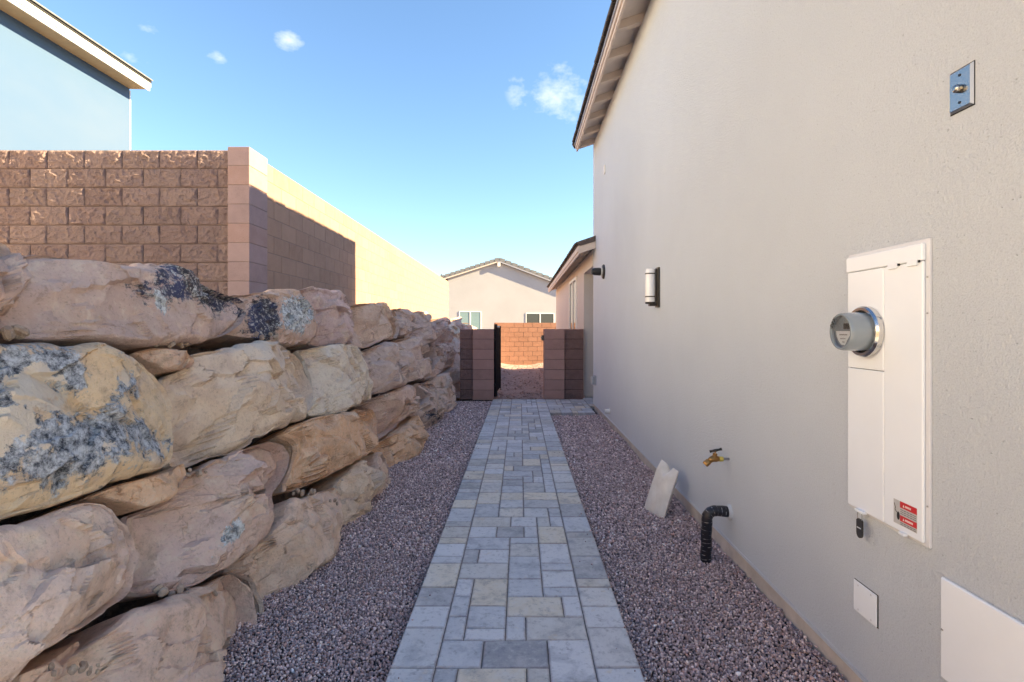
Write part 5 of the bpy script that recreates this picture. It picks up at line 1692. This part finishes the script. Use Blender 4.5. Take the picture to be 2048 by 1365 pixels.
def frot(vf):
    return rotz(vf, FR, FPV)


xl, xr, xm = fx(897), fx(1096), fx(996.5)
xr = fx(1135)
zr_, ze = fzv(525), fzv(559)
put("wall", *frot(prism([(xl, -0.4), (xr, -0.4), (xr, zr_ - (xr - xm) * (zr_ - ze) / (xm - xl)), (xm, zr_), (xl, ze)], 1, FY, FY + 12)), M_STUCCO_FAR, fh)
sl = (zr_ - ze) / (xm - xl)
el = xl - 0.68


def roofz(x):
    return zr_ + 0.12 - abs(x - xm) * sl


er = xr + 0.68
put("roof", *frot(prism([(el, roofz(el)), (xm, roofz(xm)), (er, roofz(er)), (er, roofz(er) + 0.16), (xm, roofz(xm) + 0.16), (el, roofz(el) + 0.16)], 1, FY - 0.30, FY + 12.3)), M_TILE_GREY, fh)
for sgn in (-1, 1):
    e = el if sgn < 0 else er
    put("fascia", *frot(prism([(e, roofz(e) - 0.13), (xm, roofz(xm) - 0.13), (xm, roofz(xm) - 0.005), (e, roofz(e) - 0.005)], 1, FY - 0.302, FY - 0.24)), M_WHITE if sgn > 0 else M_TRIM, fh)
n_t = 12
for sgn in (-1, 1):
    for k in range(n_t):
        a = (k + 0.06) / n_t
        b = (k + 0.94) / n_t
        e = el if sgn < 0 else er
        xa, xb = xm + (e - xm) * a, xm + (e - xm) * b
        d = 0.05
        put("rake_tile", *frot(prism([(xa, roofz(xa) - 0.02), (xb, roofz(xb) - 0.02), (xb, roofz(xb) + 0.26), (xa, roofz(xa) + 0.21)], 1, FY - 0.35, FY - 0.303)), M_TILE_GREY, fh)
put("ridge_beam", *frot(box(xm - 0.11, xm + 0.11, FY - 0.33, FY - 0.005, zr_ - 0.36, zr_ - 0.06)), M_WHITE, fh)
put("vent_pipe", *frot(tube([(el + 0.32, FY + 2, roofz(el + 0.32)), (el + 0.32, FY + 2, roofz(el + 0.32) + 0.5)], 0.05, 8)), M_TILE_DARK, fh)


def far_window(u0, u1, v0, v1, pane):
    x0, x1, z0, z1 = fx(u0), fx(u1), fzv(v1), fzv(v0)
    xm_ = (x0 + x1) / 2
    w = put("window", *frot(join(box(x0, x0 + 0.055, FY - 0.04, FY - 0.002, z0, z1), box(x1 - 0.055, x1, FY - 0.04, FY - 0.002, z0, z1), box(x0 + 0.055, x1 - 0.055, FY - 0.04, FY - 0.002, z1 - 0.055, z1),
                                 box(x0 + 0.055, x1 - 0.055, FY - 0.04, FY - 0.002, z0, z0 + 0.055), box(xm_ - 0.04, xm_ + 0.04, FY - 0.048, FY - 0.002, z0 + 0.055, z1 - 0.055))), M_WFRAME, fh)
    for a, b in ((x0 + 0.055, xm_ - 0.05), (xm_ + 0.04, x1 - 0.055)):
        put("pane", *frot(box(a, b, FY - 0.02, FY - 0.004, z0 + 0.055, z1 - 0.055)), pane, w)


far_window(918, 962, 623.5, 660, M_PANE_BLIND)
far_window(1053, 1113, 626, 664, M_PANE_DARK)

# ------------------------------------------------------------------ neighbour's house above the terrace
nh = thing("blue_house", "two storey house with sky coloured wall and white eave above the split face wall", "house", (-10, 8, 1.6))
NX, NYE = -8.95, 12.12
put("wall", *box(NX - 9, NX, 7.6, NYE, 1.5, 7.1), M_BLUE, nh)
put("corner_trim", *box(NX - 0.02, NX + 0.012, NYE + 0.001, NYE + 0.03, 1.5, 6.9), M_WFRAME, nh)
M_EAVE_UNDER = simple("eave_underside_tan", (0.42, 0.30, 0.17), 0.8, var=0.08)
put("soffit", *prism([(NX - 0.05, 6.94), (NX + 0.42, 6.93), (NX + 0.42, 6.96), (NX - 0.05, 6.97)], 1, 7.2, NYE + 0.02), M_EAVE_UNDER, nh)
put("fascia", *box(NX + 0.4205, NX + 0.45, 7.2, NYE + 0.03, 6.895, 7.03, 0.003), M_WHITE, nh)
put("fascia", *box(NX + 0.4505, NX + 0.475, 7.2, NYE + 0.03, 6.965, 7.075, 0.003), M_WHITE, nh)
put("drip_edge", *box(NX + 0.44, NX + 0.49, 7.2, NYE + 0.03, 7.077, 7.12), M_GAP, nh)
put("roof", *prism([(NX + 0.52, 7.122), (NX - 4.5, 8.65), (NX - 9.5, 7.122), (NX - 9.5, 7.17), (NX - 4.5, 8.7), (NX + 0.52, 7.15)], 1, 7.2, NYE + 0.04), M_TILE_GREY, nh)

# house outside the view, added so its sunlit wall brightens the side yard
wh = thing("sun_bounce_house", "unseen white stucco house added on the terrace to bounce sunlight", "house", (-11, 0, 1.6))
M_WHITE_STUCCO = stucco("stucco_white", (0.80, 0.76, 0.71), pits=False)
put("wall", *box(NX - 9, NX - 0.1, -14.0, 6.2, 1.5, 7.1), M_WHITE_STUCCO, wh)
put("roof", *prism([(NX + 0.4, 7.102), (NX - 4.5, 8.65), (NX - 9.5, 7.102), (NX - 9.5, 7.2), (NX - 4.5, 8.75), (NX + 0.4, 7.2)], 1, -14.4, 6.6), M_TILE_GREY, wh)
